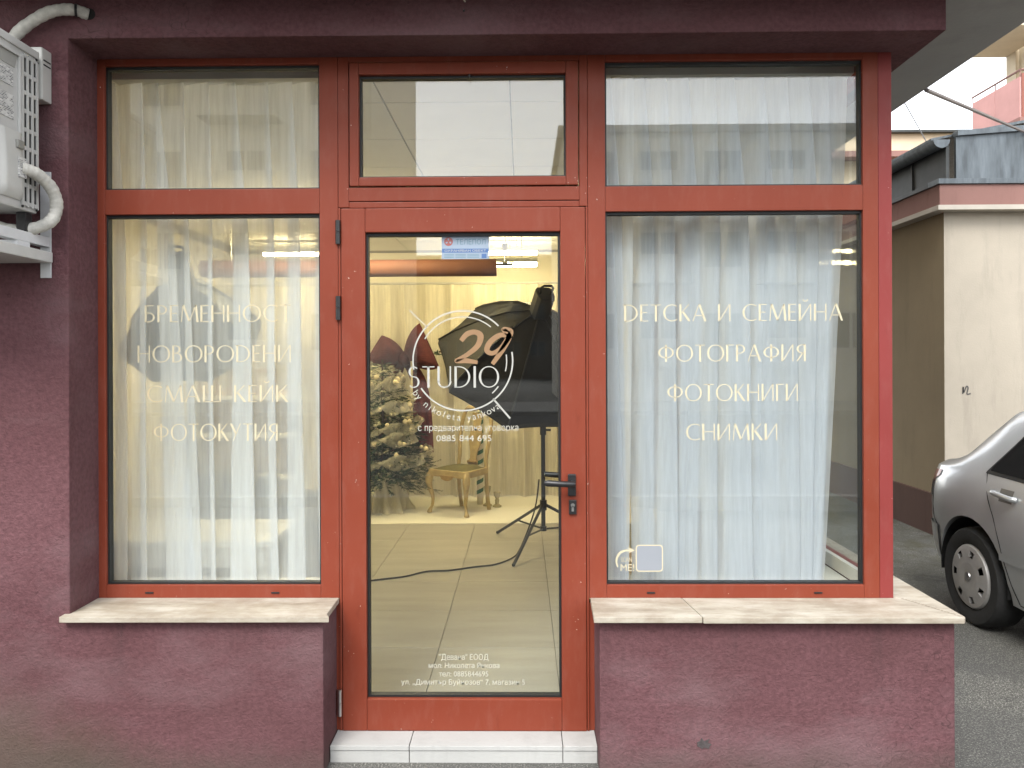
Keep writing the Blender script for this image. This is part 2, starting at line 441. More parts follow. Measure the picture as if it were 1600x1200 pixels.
# ---- door with its frame and the toplight
tw = part('window', shop)
bars('frame', [(-.737, -.694, 2.17, ZTOP), (.232, .265, 2.17, ZTOP), (-.694, .232, 2.754, ZTOP), (-.694, .232, 2.195, 2.2505)], RED, tw, .001, .06)
bars('sash', [(-.690, -.652, 2.2545, 2.7505), (.179, .228, 2.2545, 2.7505), (-.652, .179, 2.2545, 2.29), (-.652, .179, 2.702, 2.7505)], RED, tw, -.006, .05, .004)
gasket(-.652, .179, 2.29, 2.702, tw); pane(-.652, .179, 2.29, 2.702, tw)
MB().box(-.21, -.204, .0, .012, 2.69, 2.712).build('latch', BLACK_PLASTIC, tw)
door = part('door', shop)
bars('frame', [(-.737, -.7275, .067, 2.168), (.2565, .265, .067, 2.168)], RED, door, -.002, .06)
bars('jamb', [(-.756, -.7375, .067, .5775)], RED, door, .006, .06, .002); bars('jamb', [(.2655, .290, .067, .5775)], RED, door, .006, .06, .002)
bars('frame_rail', [(-.694, .232, 2.1685, 2.193)], RED, door, .004, .06)
bars('leaf', [(-.7255, -.628, .067, 2.166), (.155, .2545, .067, 2.166), (-.628, .155, .067, .195), (-.628, .155, 2.069, 2.166)], RED, door, -.004, .055, .004)
bead(-.640, .167, .183, 2.081, RED, door, .013)
gasket(-.627, .154, .196, 2.068, door, .008); pane(-.626, .153, .197, 2.066, door)
for z in (2.022, 1.718):
    m = MB(); m.tube([(-.7365, -.010, z), (-.7365, -.010, z + .046)], .010, 12); m.tube([(-.7365, -.010, z + .048), (-.7365, -.010, z + .095)], .010, 12)
    m.build('hinge', BLACK_METAL, door, smooth=True)
m = MB(); m.tube([(-.7365, -.010, .13), (-.7365, -.010, .18)], .009, 12); m.tube([(-.7365, -.010, .182), (-.7365, -.010, .235)], .009, 12)
m.build('hinge', STEEL, door, smooth=True)
# lever handle and key plate
hd = MB(); hd.box(.181, .213, -.016, -.004, 1.010, 1.098); hd.build('handle_plate', BLACK_PLASTIC, door, bevel=.004)
m = MB(); m.tube([(.199, -.012, 1.064), (.199, -.055, 1.064)], .010, 12)
m.tube([(.206, -.056, 1.064), (.19, -.058, 1.064), (.15, -.058, 1.065), (.10, -.056, 1.068), (.088, -.052, 1.069)], [.010, .0125, .012, .0135, .010], 12, flat=1.0)
m.build('handle', BLACK_PLASTIC, door, smooth=True)
m = MB(); m.tube([(.197, .056, 1.075), (.197, .095, 1.075)], .009, 10); m.tube([(.205, .096, 1.075), (.15, .098, 1.078), (.09, .096, 1.082)], [.010, .012, .011], 10)
m.build('handle', BLACK_PLASTIC, door, smooth=True)
MB().box(.185, .215, -.015, -.004, .937, .995).build('key_plate', BLACK_PLASTIC, door, bevel=.003)
m = MB(); m.lathe([(.008, -.019), (.008, -.0145)], (.200, 0, .974), 14, 'y'); m.box(.1955, .2045, -.019, -.0145, .950, .972)
m.build('lock_cylinder', STEEL, door)

# ------------------------------------------------------------------ lettering on the glass
T_, t_ = .115, .048
def LN(x0, y0, x1, y1, wd):
    dx, dy = x1 - x0, y1 - y0; l = math.hypot(dx, dy); nx, ny = -dy / l * wd / 2, dx / l * wd / 2
    if abs(dy) > .3 and abs(dx) > .02:      # slanted strokes: cut level at the ends
        hw = wd / 2 * l / abs(dy); return [[(x0 - hw, y0), (x0 + hw, y0), (x1 + hw, y1), (x1 - hw, y1)]]
    return [[(x0 - nx, y0 - ny), (x1 - nx, y1 - ny), (x1 + nx, y1 + ny), (x0 + nx, y0 + ny)]]
def AR(cx, cy, rx, ry, a0, a1, lk=1.0, rk=.75, n=28):
    out = []; prev = None
    for i in range(n + 1):
        a = R(a0 + (a1 - a0) * i / n); c, s = math.cos(a), math.sin(a)
        wd = t_ + (T_ - t_) * (abs(c) ** 1.6) * (rk if c > 0 else lk)
        o = (cx + rx * c, cy + ry * s); q = (cx + (rx - wd) * c, cy + (ry - max(t_, wd * .5)) * s)
        if prev: out.append([prev[0], o, q, prev[1]])
        prev = (o, q)
    return out
def ST(x, wd=None): return LN(x, 0, x, 1, wd or T_)
def HB(x0, x1, y): return LN(x0, y, x1, y, t_)
G = {
 'А': (.80, LN(.03, 0, .38, 1, t_) + LN(.40, 1, .74, 0, T_) + HB(.14, .62, .33)),
 'Б': (.58, ST(.06) + HB(.06, .48, .975) + AR(.2, .285, .36, .285, -90, 90) + HB(.06, .2, .545) + HB(.06, .2, .024)),
 'В': (.60, ST(.06) + AR(.2, .765, .27, .235, -90, 90) + AR(.2, .28, .37, .28, -90, 90) + HB(.06, .22, .976) + HB(.06, .22, .545) + HB(.06, .22, .024)),
 'Г': (.46, ST(.06) + HB(.06, .45, .976)),
 'Д': (.80, ST(.06) + AR(.2, .5, .58, .5, -90, 90) + HB(-.06, .22, .976) + HB(.06, .22, .024)),
 'Е': (.48, ST(.06) + HB(.06, .45, .976) + HB(.06, .40, .52) + HB(.06, .45, .024)),
 'И': (.74, LN(.06, 0, .06, 1, T_) + LN(.68, 0, .68, 1, t_ * 1.3) + LN(.09, .02, .66, .98, t_)),
 'Й': (.74, LN(.06, 0, .06, 1, T_) + LN(.68, 0, .68, 1, t_ * 1.3) + LN(.09, .02, .66, .98, t_) + AR(.38, 1.26, .15, .13, 180, 360, .2, .2)),
 'К': (.62, ST(.06) + LN(.12, .50, .54, 1, t_) + LN(.20, .56, .58, 0, T_)),
 'М': (.96, LN(.04, 0, .12, 1, t_) + LN(.14, 1, .48, .04, T_) + LN(.48, .04, .84, 1, t_) + LN(.84, 1, .92, 0, T_)),
 'Н': (.74, ST(.06) + ST(.68, t_ * 1.5) + HB(.06, .68, .52)),
 'О': (1.0, AR(.5, .5, .5, .5, 0, 360, n=48)),
 'П': (.70, ST(.06) + ST(.64, t_ * 1.5) + HB(.06, .64, .976)),
 'Р': (.56, ST(.06) + AR(.18, .73, .36, .27, -90, 90) + HB(.06, .2, .976) + HB(.06, .2, .485)),
 'С': (.80, AR(.5, .5, .5, .5, 52, 308, n=40)),
 'Т': (.60, ST(.30) + HB(0, .60, .976)),
 'У': (.66, LN(.18, 0, .62, 1, t_) + LN(.04, 1, .36, .40, T_)),
 'Ф': (.95, ST(.475) + AR(.475, .54, .46, .33, 0, 360, n=40)),
 'Ш': (.98, ST(.06) + ST(.49) + ST(.92, t_ * 1.5) + HB(.06, .92, .024)),
 'Я': (.58, ST(.52) + AR(.42, .73, .38, .27, 90, 270) + HB(.38, .52, .976) + HB(.38, .52, .485) + LN(.06, 0, .40, .49, t_ * 1.4)),
 'S': (.56, AR(.27, .745, .25, .255, 40, 270) + AR(.27, .27, .29, .27, -140, 90)),
 'T': (.60, ST(.30) + HB(0, .60, .976)),
 'U': (.70, LN(.06, .28, .06, 1, T_) + LN(.64, .28, .64, 1, t_ * 1.4) + AR(.35, .30, .347, .30, 180, 360)),
 'D': (.80, ST(.06) + AR(.2, .5, .58, .5, -90, 90) + HB(.06, .22, .976) + HB(.06, .22, .024)),
 'I': (.12, ST(.06)),
 'O': (1.0, AR(.5, .5, .5, .5, 0, 360, n=48)),
 ' ': (.42, []),
}
GY = .0288     # the lettering lies on the street side of the pane
def words(polys, gap):
    ps = sorted(polys, key=lambda p: min(q[0] for q in p)); out = []; right = None
    for p in ps:
        a = min(q[0] for q in p); b = max(q[0] for q in p)
        if right is None or a - right > gap: out.append([]); right = b
        out[-1].append(p); right = max(right, b)
    return out
def poly_mesh(polys, mat, parent, name='lettering', y=GY, gap=None):
    if gap:
        return [poly_mesh(wd_, mat, parent, name, y) for wd_ in words(polys, gap)]
    m = MB()
    for p in polys:
        a = sum(p[i][0] * p[(i + 1) % len(p)][1] - p[(i + 1) % len(p)][0] * p[i][1] for i in range(len(p)))
        if a < 0: p = p[::-1]
        m.add([(q[0], y, q[1]) for q in p], [tuple(range(len(p)))])
    return m.build(name, mat, parent, fix=False)
def big_line(txt, x0, x1, z0, h, mat, parent, gap=.17):
    polys = []; u = 0
    for i, c in enumerate(txt):
        adv, ps = G[c]
        polys += [[(u + a, b) for a, b in p] for p in ps]; u += adv + gap
    u -= gap; k = (x1 - x0) / u
    return poly_mesh([[(x0 + a * k, z0 + b * h) for a, b in p] for p in polys], mat, parent, gap=h * .28)
big_line('ДЕТСКА И СЕМЕЙНА', .413, 1.293, 1.708, .068, CREAM_VINYL, win_r, .12)
big_line('ФОТОГРАФИЯ', .549, 1.143, 1.545, .068, CREAM_VINYL, win_r, .12)
big_line('ФОТОКНИГИ', .585, 1.112, 1.385, .069, CREAM_VINYL, win_r, .12)
big_line('СНИМКИ', .661, 1.029, 1.227, .067, CREAM_VINYL, win_r, .12)
big_line('БРЕМЕННОСТ', -1.537, -.938, 1.714, .069, CREAM_VINYL, win_l, .12)
big_line('НОВОРОДЕНИ', -1.567, -.938, 1.550, .069, CREAM_VINYL, win_l, .12)
big_line('СМАШ КЕЙК', -1.528, -.952, 1.388, .068, CREAM_VINYL, win_l, .12)
big_line('ФОТОКУТИЯ', -1.502, -.994, 1.230, .070, CREAM_VINYL, win_l, .12)

def font_polys(txt, size=1.0, offset=0.0):
    cu = bpy.data.curves.new('t', 'FONT'); cu.body = txt; cu.size = size; cu.offset = offset; cu.resolution_u = 3
    o = bpy.data.objects.new('t', cu); COL.objects.link(o)
    dg = bpy.context.evaluated_depsgraph_get(); me = bpy.data.meshes.new_from_object(o.evaluated_get(dg))
    vs = [(v.co.x, v.co.y) for v in me.vertices]; ps = [[vs[i] for i in p.vertices] for p in me.polygons]
    bpy.data.objects.remove(o); bpy.data.curves.remove(cu); bpy.data.meshes.remove(me)
    return ps
def fit(ps, x0, x1, z0, zs=None):
    a = min(q[0] for p in ps for q in p); b = max(q[0] for p in ps for q in p); k = (x1 - x0) / (b - a); kz = zs or k
    return [[(x0 + (q[0] - a) * k, z0 + q[1] * kz) for q in p] for p in ps]
def small_line(txt, x0, x1, z0, mat, parent, zs=None, off=-.006):
    return poly_mesh(fit(font_polys(txt, 1, off), x0, x1, z0, zs), mat, parent, gap=(zs or .03) * .17)

# door logo: rings, strokes, STUDIO, number and the arc line
LC = (-.240, 1.552)
def ring(r, wd, a0, a1, n=60):
    out = []
    for i in range(n):
        a, b = R(a0 + (a1 - a0) * i / n), R(a0 + (a1 - a0) * (i + 1) / n)
        out.append([(LC[0] + r * math.cos(a), LC[1] + r * math.sin(a)), (LC[0] + r * math.cos(b), LC[1] + r * math.sin(b)),
                    (LC[0] + (r - wd) * math.cos(b), LC[1] + (r - wd) * math.sin(b)), (LC[0] + (r - wd) * math.cos(a), LC[1] + (r - wd) * math.sin(a))])
    return out
def seg(x0, z0, x1, z1, wd):
    dx, dz = x1 - x0, z1 - z0; l = math.hypot(dx, dz); nx, nz = -dz / l * wd / 2, dx / l * wd / 2
    return [[(x0 - nx, z0 - nz), (x1 - nx, z1 - nz), (x1 + nx, z1 + nz), (x0 + nx, z0 + nz)]]
for r_, w_, a_, b_ in ((.205, .006, 44, 190), (.205, .006, 213, 370), (.180, .0045, 50, 150), (.180, .0045, -14, 8), (.180, .005, -48, -36)): poly_mesh(ring(r_, w_, a_, b_), SILVER_VINYL, door, 'logo_ring')
poly_mesh(seg(-.455, 1.757, -.385, 1.690, .004), SILVER_VINYL, door, 'logo_stroke'); poly_mesh(seg(-.118, 1.398, -.049, 1.318, .007), SILVER_VINYL, door, 'logo_stroke')
big_line('STUDIO', -.462, -.093, 1.443, .087, SILVER_VINYL, door, .14)[0].location.y = -.0006
def brush(path, ws, n=8):
    # Catmull-Rom stroke with varying width
    P = [Vector(p) for p in path]; pts = []; wd = []
    for i in range(len(P) - 1):
        p0, p1, p2, p3 = P[max(0, i - 1)], P[i], P[i + 1], P[min(len(P) - 1, i + 2)]
        for k in range(n):
            t = k / n
            pts.append(.5 * ((2 * p1) + (p2 - p0) * t + (2 * p0 - 5 * p1 + 4 * p2 - p3) * t * t + (3 * p1 - p0 - 3 * p2 + p3) * t ** 3)); wd.append(ws[i] + (ws[i + 1] - ws[i]) * t)
    pts.append(P[-1]); wd.append(ws[-1]); out = []; prev = None
    for i, p in enumerate(pts):
        d = (pts[min(i + 1, len(pts) - 1)] - pts[max(i - 1, 0)]).normalized(); nn = Vector((-d.y, d.x)) * wd[i] / 2
        cur = ((p + nn)[:], (p - nn)[:])
        if prev: out.append([prev[0], cur[0], cur[1], prev[1]])
        prev = cur
    return out
two = [(-.247, 1.633), (-.222, 1.660), (-.190, 1.668), (-.168, 1.652), (-.180, 1.612), (-.225, 1.575), (-.268, 1.551), (-.225, 1.552), (-.180, 1.545)]
nine = [(-.060, 1.652), (-.090, 1.655), (-.128, 1.628), (-.142, 1.595), (-.120, 1.582), (-.085, 1.603), (-.052, 1.650), (-.046, 1.672), (-.075, 1.678), (-.052, 1.650), (-.080, 1.595), (-.120, 1.538)]
poly_mesh(brush(two, [.018, .022, .020, .026, .022, .018, .014, .020, .014]), COPPER_VINYL, door, 'logo_number').location.y = -.0012
poly_mesh(brush(nine, [.016, .020, .022, .022, .018, .018, .022, .020, .018, .022, .022, .016]), COPPER_VINYL, door, 'logo_number').location.y = -.0018
arc = []
txt = 'by nikoleta yankova'
for i, c in enumerate(txt):
    if c == ' ':
        poly_mesh(arc, WHITE_VINYL, door); arc = []; continue
    a = R(214 + (307 - 214) * i / (len(txt) - 1)); ps = font_polys(c, .040, -.0003)
    wch = max(q[0] for p in ps for q in p) / 2; r = .243; cx, cz = LC[0] + r * math.cos(a), LC[1] + r * math.sin(a); th = a + math.pi / 2
    for p in ps: arc.append([(cx + (q[0] - wch) * math.cos(th) - q[1] * math.sin(th), cz + (q[0] - wch) * math.sin(th) + q[1] * math.cos(th)) for q in p])
poly_mesh(arc, WHITE_VINYL, door)
small_line('с предварителна уговорка', -.423, -.016, 1.268, WHITE_VINYL, door, .038)
small_line('0885 844 695', -.348, -.125, 1.226, WHITE_VINYL, door, .036)
small_line('"Девана" ЕООД', -.341, -.141, 0.340, WHITE_VINYL, door, .033)
small_line('мол: Николета Янкова', -.383, -.097, 0.307, WHITE_VINYL, door, .030)
small_line('тел: 0885844695', -.342, -.142, 0.273, WHITE_VINYL, door, .030)
small_line('ул. „Димитър Буйнозов“ 7, магазин 5', -.495, .006, 0.240, WHITE_VINYL, door, .030)
# security sticker
ST_BLUE = simple('sticker_pale_blue', (.26, .32, .40), .45, .05, 10); ST_DARK = simple('sticker_blue', (.06, .13, .30), .45, .05, 10)
ST_RED = simple('sticker_red', (.32, .10, .09), .45, .05, 10); ST_TEAL = simple('sticker_teal', (.10, .20, .24), .5, .05, 10)
stk = MB().box(-.324, -.132, .0280, .0294, 1.964, 2.060).build('sticker', ST_BLUE, door, bevel=.0004)
def stick(polys, mat, y): return poly_mesh(polys, mat, door, 'sticker_print', y)
stick([[(-.322, 1.990), (-.134, 1.990), (-.134, 2.006), (-.322, 2.006)]] + [[(-.162, 1.967), (-.142, 1.967), (-.142, 1.985), (-.162, 1.985)]], ST_DARK, .0277)
stick(fit(font_polys('ТЕЛЕПОЛ', 1, 0), -.266, -.146, 2.023, .030), ST_TEAL, .0276)
stick(fit(font_polys('ОХРАНЯВАН ОБЕКТ', 1, 0), -.312, -.144, 1.9935, .0125), WHITE_VINYL, .0273)
cc = (-.296, 2.035)
stick([[(cc[0] + .018 * math.cos(R(a)), cc[1] + .018 * math.sin(R(a))) for a in range(0, 360, 20)]], ST_RED, .0276)
stick([[(cc[0] + .012 * math.cos(R(a + d)) * k, cc[1] + .012 * math.sin(R(a + d)) * k) for d, k in ((-25, .5), (-10, 1.2), (25, .9), (10, .3))] for a in (90, 210, 330)], ST_BLUE, .0272)
stick([[(x, z), (x + l, z), (x + l, z + .0022), (x, z + .0022)] for z in (1.970, 1.976, 1.982) for x, l in ((-.314, .040), (-.268, .042), (-.220, .048))] , ST_TEAL, .0276)
# scan label on the right pane (the code itself is left out) with arrow and words
def rrect(x0, x1, z0, z1, r, n=6):
    o = []
    for cx, cz, a0 in ((x1 - r, z1 - r, 0), (x0 + r, z1 - r, 90), (x0 + r, z0 + r, 180), (x1 - r, z0 + r, 270)):
        o += [(cx + r * math.cos(R(a0 + 90 * k / n)), cz + r * math.sin(R(a0 + 90 * k / n))) for k in range(n + 1)]
    return o
poly_mesh([rrect(.456, .566, .697, .806, .014)], CREAM_VINYL, win_r, 'label_border', .0286)
poly_mesh([rrect(.4605, .5615, .7015, .8015, .011)], simple('label_paper', (.24, .26, .29), .6, .03), win_r, 'label', .0282)
poly_mesh(fit(font_polys('SCAN', 1, 0), .397, .440, .737, .026), CREAM_VINYL, win_r)
poly_mesh(fit(font_polys('ME!', 1, 0), .395, .449, .700, .040), CREAM_VINYL, win_r)
arw = brush([(.384, .715), (.378, .742), (.390, .770), (.412, .782), (.432, .783)], [.004, .008, .009, .008, .007])
arw += [[(.428, .772), (.452, .783), (.424, .797), (.432, .783)]]
poly_mesh(arw, CREAM_VINYL, win_r, 'arrow')

# ------------------------------------------------------------------ room behind the glass
RX0, RX1, RY1, FZ, CZ = -3.3, 1.40, 5.62, .066, 2.78
def room_box(name, *b, mat=OFFWHITE): return struct(name, MB().box(*b), mat)
room_box('wall_back', RX0, 1.40, RY1, RY1 + .15, -.1, 2.92)
room_box('wall_left', RX0 - .15, RX0, .06, RY1, -.1, 2.92)
FLOORM = Mat('beige_floor_tile')
_b = FLOORM.ramp(FLOORM.noise(2.5, 6, .65, (.5, 3, 1)), [(.3, (.33, .31, .265)), (.7, (.43, .405, .35))])
_r = FLOORM.ramp(FLOORM.objrand(), [(0, (.94, .94, .94)), (1, (1.05, 1.05, 1.04))])
FLOORM.color(FLOORM.mix(1.0, _b, _r, 'MULTIPLY')); FLOORM.rough(.32); FLOORM = FLOORM.m
fl = struct('floor', MB().box(RX0, 1.40, .06, RY1, -.1, .058), simple('floor_grout', (.19, .17, .14), .9))
tm = MB().box(-.2985, .2985, -.2985, .2985, 0, .008).mesh('floor_tile', FLOORM, bevel=.001, seg=1)
for i in range(-5, 4):
    for j in range(0, 7):
        cx, cy = -.436 + .3 + .6 * i, .3 + .3 + .6 * j
        if cy > 4.3 or cx - .29 < RX0 or cx + .29 > 1.40: continue
        o = link('floor_tile', tm, fl); o.location = (cx, cy, .058)
struct('floor', MB().box(-.75, 1.38, .056, .2985, .052, FZ - .001), FLOORM)
CEILM = simple('ceiling_tile_white', (.74, .73, .69), .9, .04, 3, .15, 160)
ce = struct('ceiling', MB().box(RX0, 1.40, .06, RY1, CZ + .012, 2.915), simple('ceiling_grid', (.30, .29, .27), .8))
tm = MB().box(-.2965, .2965, -.2965, .2965, 0, .011).mesh('ceiling_tile', CEILM, bevel=.001, seg=1)
for i in range(-5, 4):
    for j in range(0, 10):
        cx, cy = -.35 + .6 * i, .26 + .6 * j
        if cx - .29 < RX0 or cx + .29 > 1.4 or cy + .29 > RY1: continue
        o = link('ceiling_tile', tm, ce); o.location = (cx, cy, CZ)

# warm linear ceiling lamps
LAMP = emit('lamp_diffuser', (1.0, .80, .42), 34.0)
def lamp(x0, x1, y, z, wd, label):
    t = thing('ceiling_lamp', label, 'lamp', ((x0 + x1) / 2, y, z), 'linear lamps hung under the studio ceiling')
    MB().box(x0, x1, y - wd / 2, y + wd / 2, z + .012, z + .05).build('housing', WHITE_METAL, t, bevel=.004)
    MB().box(x0 + .01, x1 - .01, y - wd / 2 + .006, y + wd / 2 - .006, z - .02, z + .011).build('diffuser', LAMP, t, bevel=.004)
    for x in (x0 + .15, x1 - .15): MB().tube([(x, y, z + .05), (x, y, CZ)], .004, 6).build('hanger_rod', STEEL, t)
lamp(-.45, .165, 4.70, 2.655, .06, 'upper bright linear lamp near the studio backdrop, right of the paper roll')
lamp(-.26, .150, 4.10, 2.462, .09, 'lower, thicker bright lamp just beyond the right end of the paper roll')
lamp(-2.62, -2.02, 4.66, 2.65, .06, 'yellow linear lamp seen through the sheer curtain of the left window')

lamp(-2.2, -.9, 2.80, 2.70, .10, 'added linear lamp brightening the studio floor, out of sight behind the red transom bar')  # unseen lamp, added to brighten the room

# paper backdrop roll on a bracket
t = thing('backdrop_roll', 'reddish-brown rolled paper backdrop hanging under the studio ceiling', 'backdrop', (-1.4, 3.5, 2.36))
MB().tube([(-2.75, 3.5, 2.357), (-.214, 3.5, 2.357)], .074, 24).build('paper_roll', WOOD_ROLL, t, smooth=True)
MB().tube([(-2.80, 3.5, 2.385), (-.09, 3.5, 2.385)], .012, 10).build('crossbar', STEEL, t, smooth=True)
m = MB(); m.tube([(-.142, 3.5, 2.385), (-.142, 3.5, 2.52)], .008, 8); m.box(-.165, -.12, 3.48, 3.52, 2.50, 2.56)
m.tube([(-.142, 3.5, 2.56), (-.142, 3.5, CZ)], .006, 8); m.build('bracket', STEEL, t)
m = MB(); m.tube([(-.09, 3.5, 2.385), (-.075, 3.5, 2.385)], .028, 10); m.tube([(-.165, 3.46, 2.385), (-.12, 3.46, 2.385)], .018, 10); m.build('knob', STEEL, t) if False else None; MB().tube([(-.09, 3.5, 2.385), (-.075, 3.5, 2.385)], .028, 10).build('knob', STEEL, t); MB().tube([(-.165, 3.46, 2.385), (-.12, 3.46, 2.385)], .018, 10).build('knob', STEEL, t)
m = MB(); m.tube([(-2.5, 3.5, 2.43), (-2.5, 3.5, CZ)], .006, 8); m.build('bracket', STEEL, t)

# white paper floor sweep and backdrop cloth
PAPER = simple('white_paper', (.80, .78, .70), .8, .03, 3)
tag(MB().prism([(3.95, .0665), (5.50, .0665), (5.50, .074), (3.95, .072)], -3.2, 1.36, 'x').build('floor_sheet', PAPER), 'white paper sheet laid over the back of the studio floor under tree and chair', 'floor sheet')
def curtain(name, x0, x1, z0, z1, y, n, amp, over, mat, seed, x0b=None, x1b=None, label=None, cat='curtain', nz=18, nu=None, plane='x', group=None, gather=.35):
    rnd = random.Random(seed); nu = nu or n * 16
    x0b = x0 if x0b is None else x0b; x1b = x1 if x1b is None else x1b
    ph = [0]; 
    for i in range(n): ph.append(ph[-1] + rnd.uniform(.45, 1.6))
    tot = ph[-1]; A = [rnd.uniform(.4, 1.3) for _ in range(n + 2)]; sh = [rnd.uniform(-.35, .35) for _ in range(n + 2)]; kk = [rnd.uniform(.2, 1.0) for _ in range(n + 2)]
    rows = []
    for j in range(nz + 1):
        t = j / nz; z = z1 + (z0 - z1) * t; a = x0 + (x0b - x0) * t; b = x1 + (x1b - x1) * t; row = []
        fade = gather + (1 - gather) * min(1, t * 2.2)
        for k in range(nu + 1):
            u = k / nu * n; i = min(n - 1, int(u)); f = u - i
            s = (ph[i] + (ph[i + 1] - ph[i]) * f) / tot
            ai = A[i] * (1 - f) + A[i + 1] * f; si = sh[i] * (1 - f) + sh[i + 1] * f; ki = kk[i] * (1 - f) + kk[i + 1] * f
            fold = (b - a) / n
            x = a + (b - a) * s + fold * over * ki * fade * math.sin(2 * math.pi * f) + fold * si * t * .9 * math.sin(math.pi * min(1, max(0, s)))
            yy = y + amp * ai * fade * math.cos(2 * math.pi * f) + .004 * math.sin(7 * u + 5 * t)
            row.append((x, yy, z) if plane == 'x' else (yy, x, z))
        rows.append(row)
    m = MB(); m.grid(rows); o = m.build(name, mat, smooth='all', fix=False)
    return tag(o, label, cat, group)
BACKCLOTH = sheer('cream_backdrop_cloth', (.80, .76, .64), .93, .25)
curtain('backdrop_curtain', -3.1, 1.30, .08, 2.40, 5.34, 20, .055, .16, BACKCLOTH, 3, label='cream gathered cloth hung across the back of the studio behind the chair', nz=10)
tag(MB().tube([(-3.15, 5.36, 2.415), (1.35, 5.36, 2.415)], .014, 10).build('curtain_rod', WHITE_METAL), 'white rod carrying the cream backdrop cloth at the back of the studio', 'curtain rod')

# sheer window curtains
SHEER = sheer('white_sheer', (.90, .92, .96), .50, .42)
SHEER2 = sheer('white_sheer_dense', (.70, .73, .79), .68, .36)
def cr2(P, n=6):
    P = [Vector(p) for p in P]; o = []
    for i in range(len(P) - 1):
        p0, p1, p2, p3 = P[max(0, i - 1)], P[i], P[i + 1], P[min(len(P) - 1, i + 2)]
        for k in range(n):
            t = k / n; o.append(.5 * ((2 * p1) + (p2 - p0) * t + (2 * p0 - 5 * p1 + 4 * p2 - p3) * t * t + (3 * p1 - p0 - 3 * p2 + p3) * t ** 3))
    return o + [P[-1]]
def draped(folds, ends, z0, z1, y, mat, seed, label, nz=26):
    """one cloth: a plan path that doubles back on itself at every fold; folds are (top x, top width, bottom x, bottom width)"""
    rnd = random.Random(seed); rows = []
    jy = [rnd.uniform(-.022, .022) for _ in range(4 * len(folds) + 8)]; jp = [rnd.uniform(0, 6) for _ in range(4 * len(folds) + 8)]
    for j in range(nz + 1):
        t = j / nz; z = z1 + (z0 - z1) * t; e = t ** 1.25; op = min(1, .25 + 2.6 * t)
        xa = ends[0] + (ends[2] - ends[0]) * e; xb = ends[1] + (ends[3] - ends[1]) * e
        K_ = [(xa, y + jy[0])]; i = 1
        for (xt, wt, xbm, wb) in folds:
            x = xt + (xbm - xt) * e; wd = (wt + (wb - wt) * e) * op
            wob = .004 * math.sin(jp[i] + 5 * t)
            K_ += [((K_[-1][0] + x) / 2, y + jy[i] * op), (x + wd + wob, y - .016), (x + wd * .97 + wob, y - .004), (x + .03 * wd + wob, y + .006), (x + wob, y + .018)]
            i += 1
        K_ += [((K_[-1][0] + xb) / 2, y + jy[i]), (xb, y + jy[i + 1])]
        rows.append([(p.x, p.y, z) for p in cr2(K_, 6)])
    return tag(MB().grid(rows).build('sheer_curtain', mat, smooth='all', fix=False), label, 'curtain')
draped([(-1.735, .05, -1.74, .05), (-1.625, .03, -1.63, .028), (-1.555, .055, -1.52, .115), (-1.44, .016, -1.42, .05), (-1.335, .02, -1.33, .022), (-1.225, .045, -1.235, .10), (-1.09, .03, -1.07, .03), (-.985, .04, -1.00, .07), (-.885, .04, -.86, .03), (-.80, .03, -.82, .06)],
       (-1.84, -.72, -1.84, -.72), .61, 2.735, .17, SHEER, 4, 'thin white sheer curtain behind the left shop window')
draped([(.50, .05, .50, .05), (.60, .04, .565, .075), (.69, .05, .66, .065), (.80, .03, .76, .05), (.875, .06, .86, .10), (1.00, .05, .98, .09), (1.10, .05, 1.07, .08), (1.19, .05, 1.16, .05), (1.27, .04, 1.20, .05)],
       (.44, 1.37, .46, 1.265), .61, 2.735, .17, SHEER2, 9, 'wide white sheer curtain hanging behind the right shop window')
draped([(.31, .05, .375, .05), (.36, .04, .405, .035)], (.25, .47, .33, .44), .61, 2.735, .14, SHEER2, 12, 'narrow white sheer curtain bunched at the left edge of the right window')
curtain('sheer_curtain', .46, 2.95, .61, 2.735, 1.325, 15, .03, .30, SHEER2, 31, label='sheer curtain drawn along the alley side window, behind the right shop window', nz=12, plane='y')
tag(MB().box(1.29, 1.36, .40, 2.98, 2.737, 2.765).build('curtain_rail', WHITE_PLASTIC), 'white curtain rail along the alley side window', 'curtain rail')
for a, b, lb in ((-1.72, -.76, 'white curtain rail above the left shop window'), (.29, 1.38, 'white curtain rail above the right shop window')):
    tag(MB().box(a, b, .12, .20, 2.737, 2.765).build('curtain_rail', WHITE_PLASTIC), lb, 'curtain rail')

# inner ledges
tag(MB().box(-1.70, -.76, .06, .30, .560, .600).build('inner_ledge', WHITE_PLASTIC, bevel=.004), 'white inner ledge below the left window curtain', 'ledge')
tag(MB().prism([(.30, .06), (1.3995, .06), (1.3995, 3.0), (1.24, 3.0), (1.24, .32), (.30, .32)], .575, .604, 'z').build('inner_ledge', WHITE_PLASTIC, bevel=.004), 'white inner ledge turning the corner below the right window curtain', 'ledge')
tag(MB().lathe([(.034, 0), (.036, .004), (.036, .022), (.030, .026), (.028, .022)], (.50, .12, .604), 24).build('metal_tin', STEEL, smooth=True), 'round metal tin lid on the ledge under the scan label', 'tin')

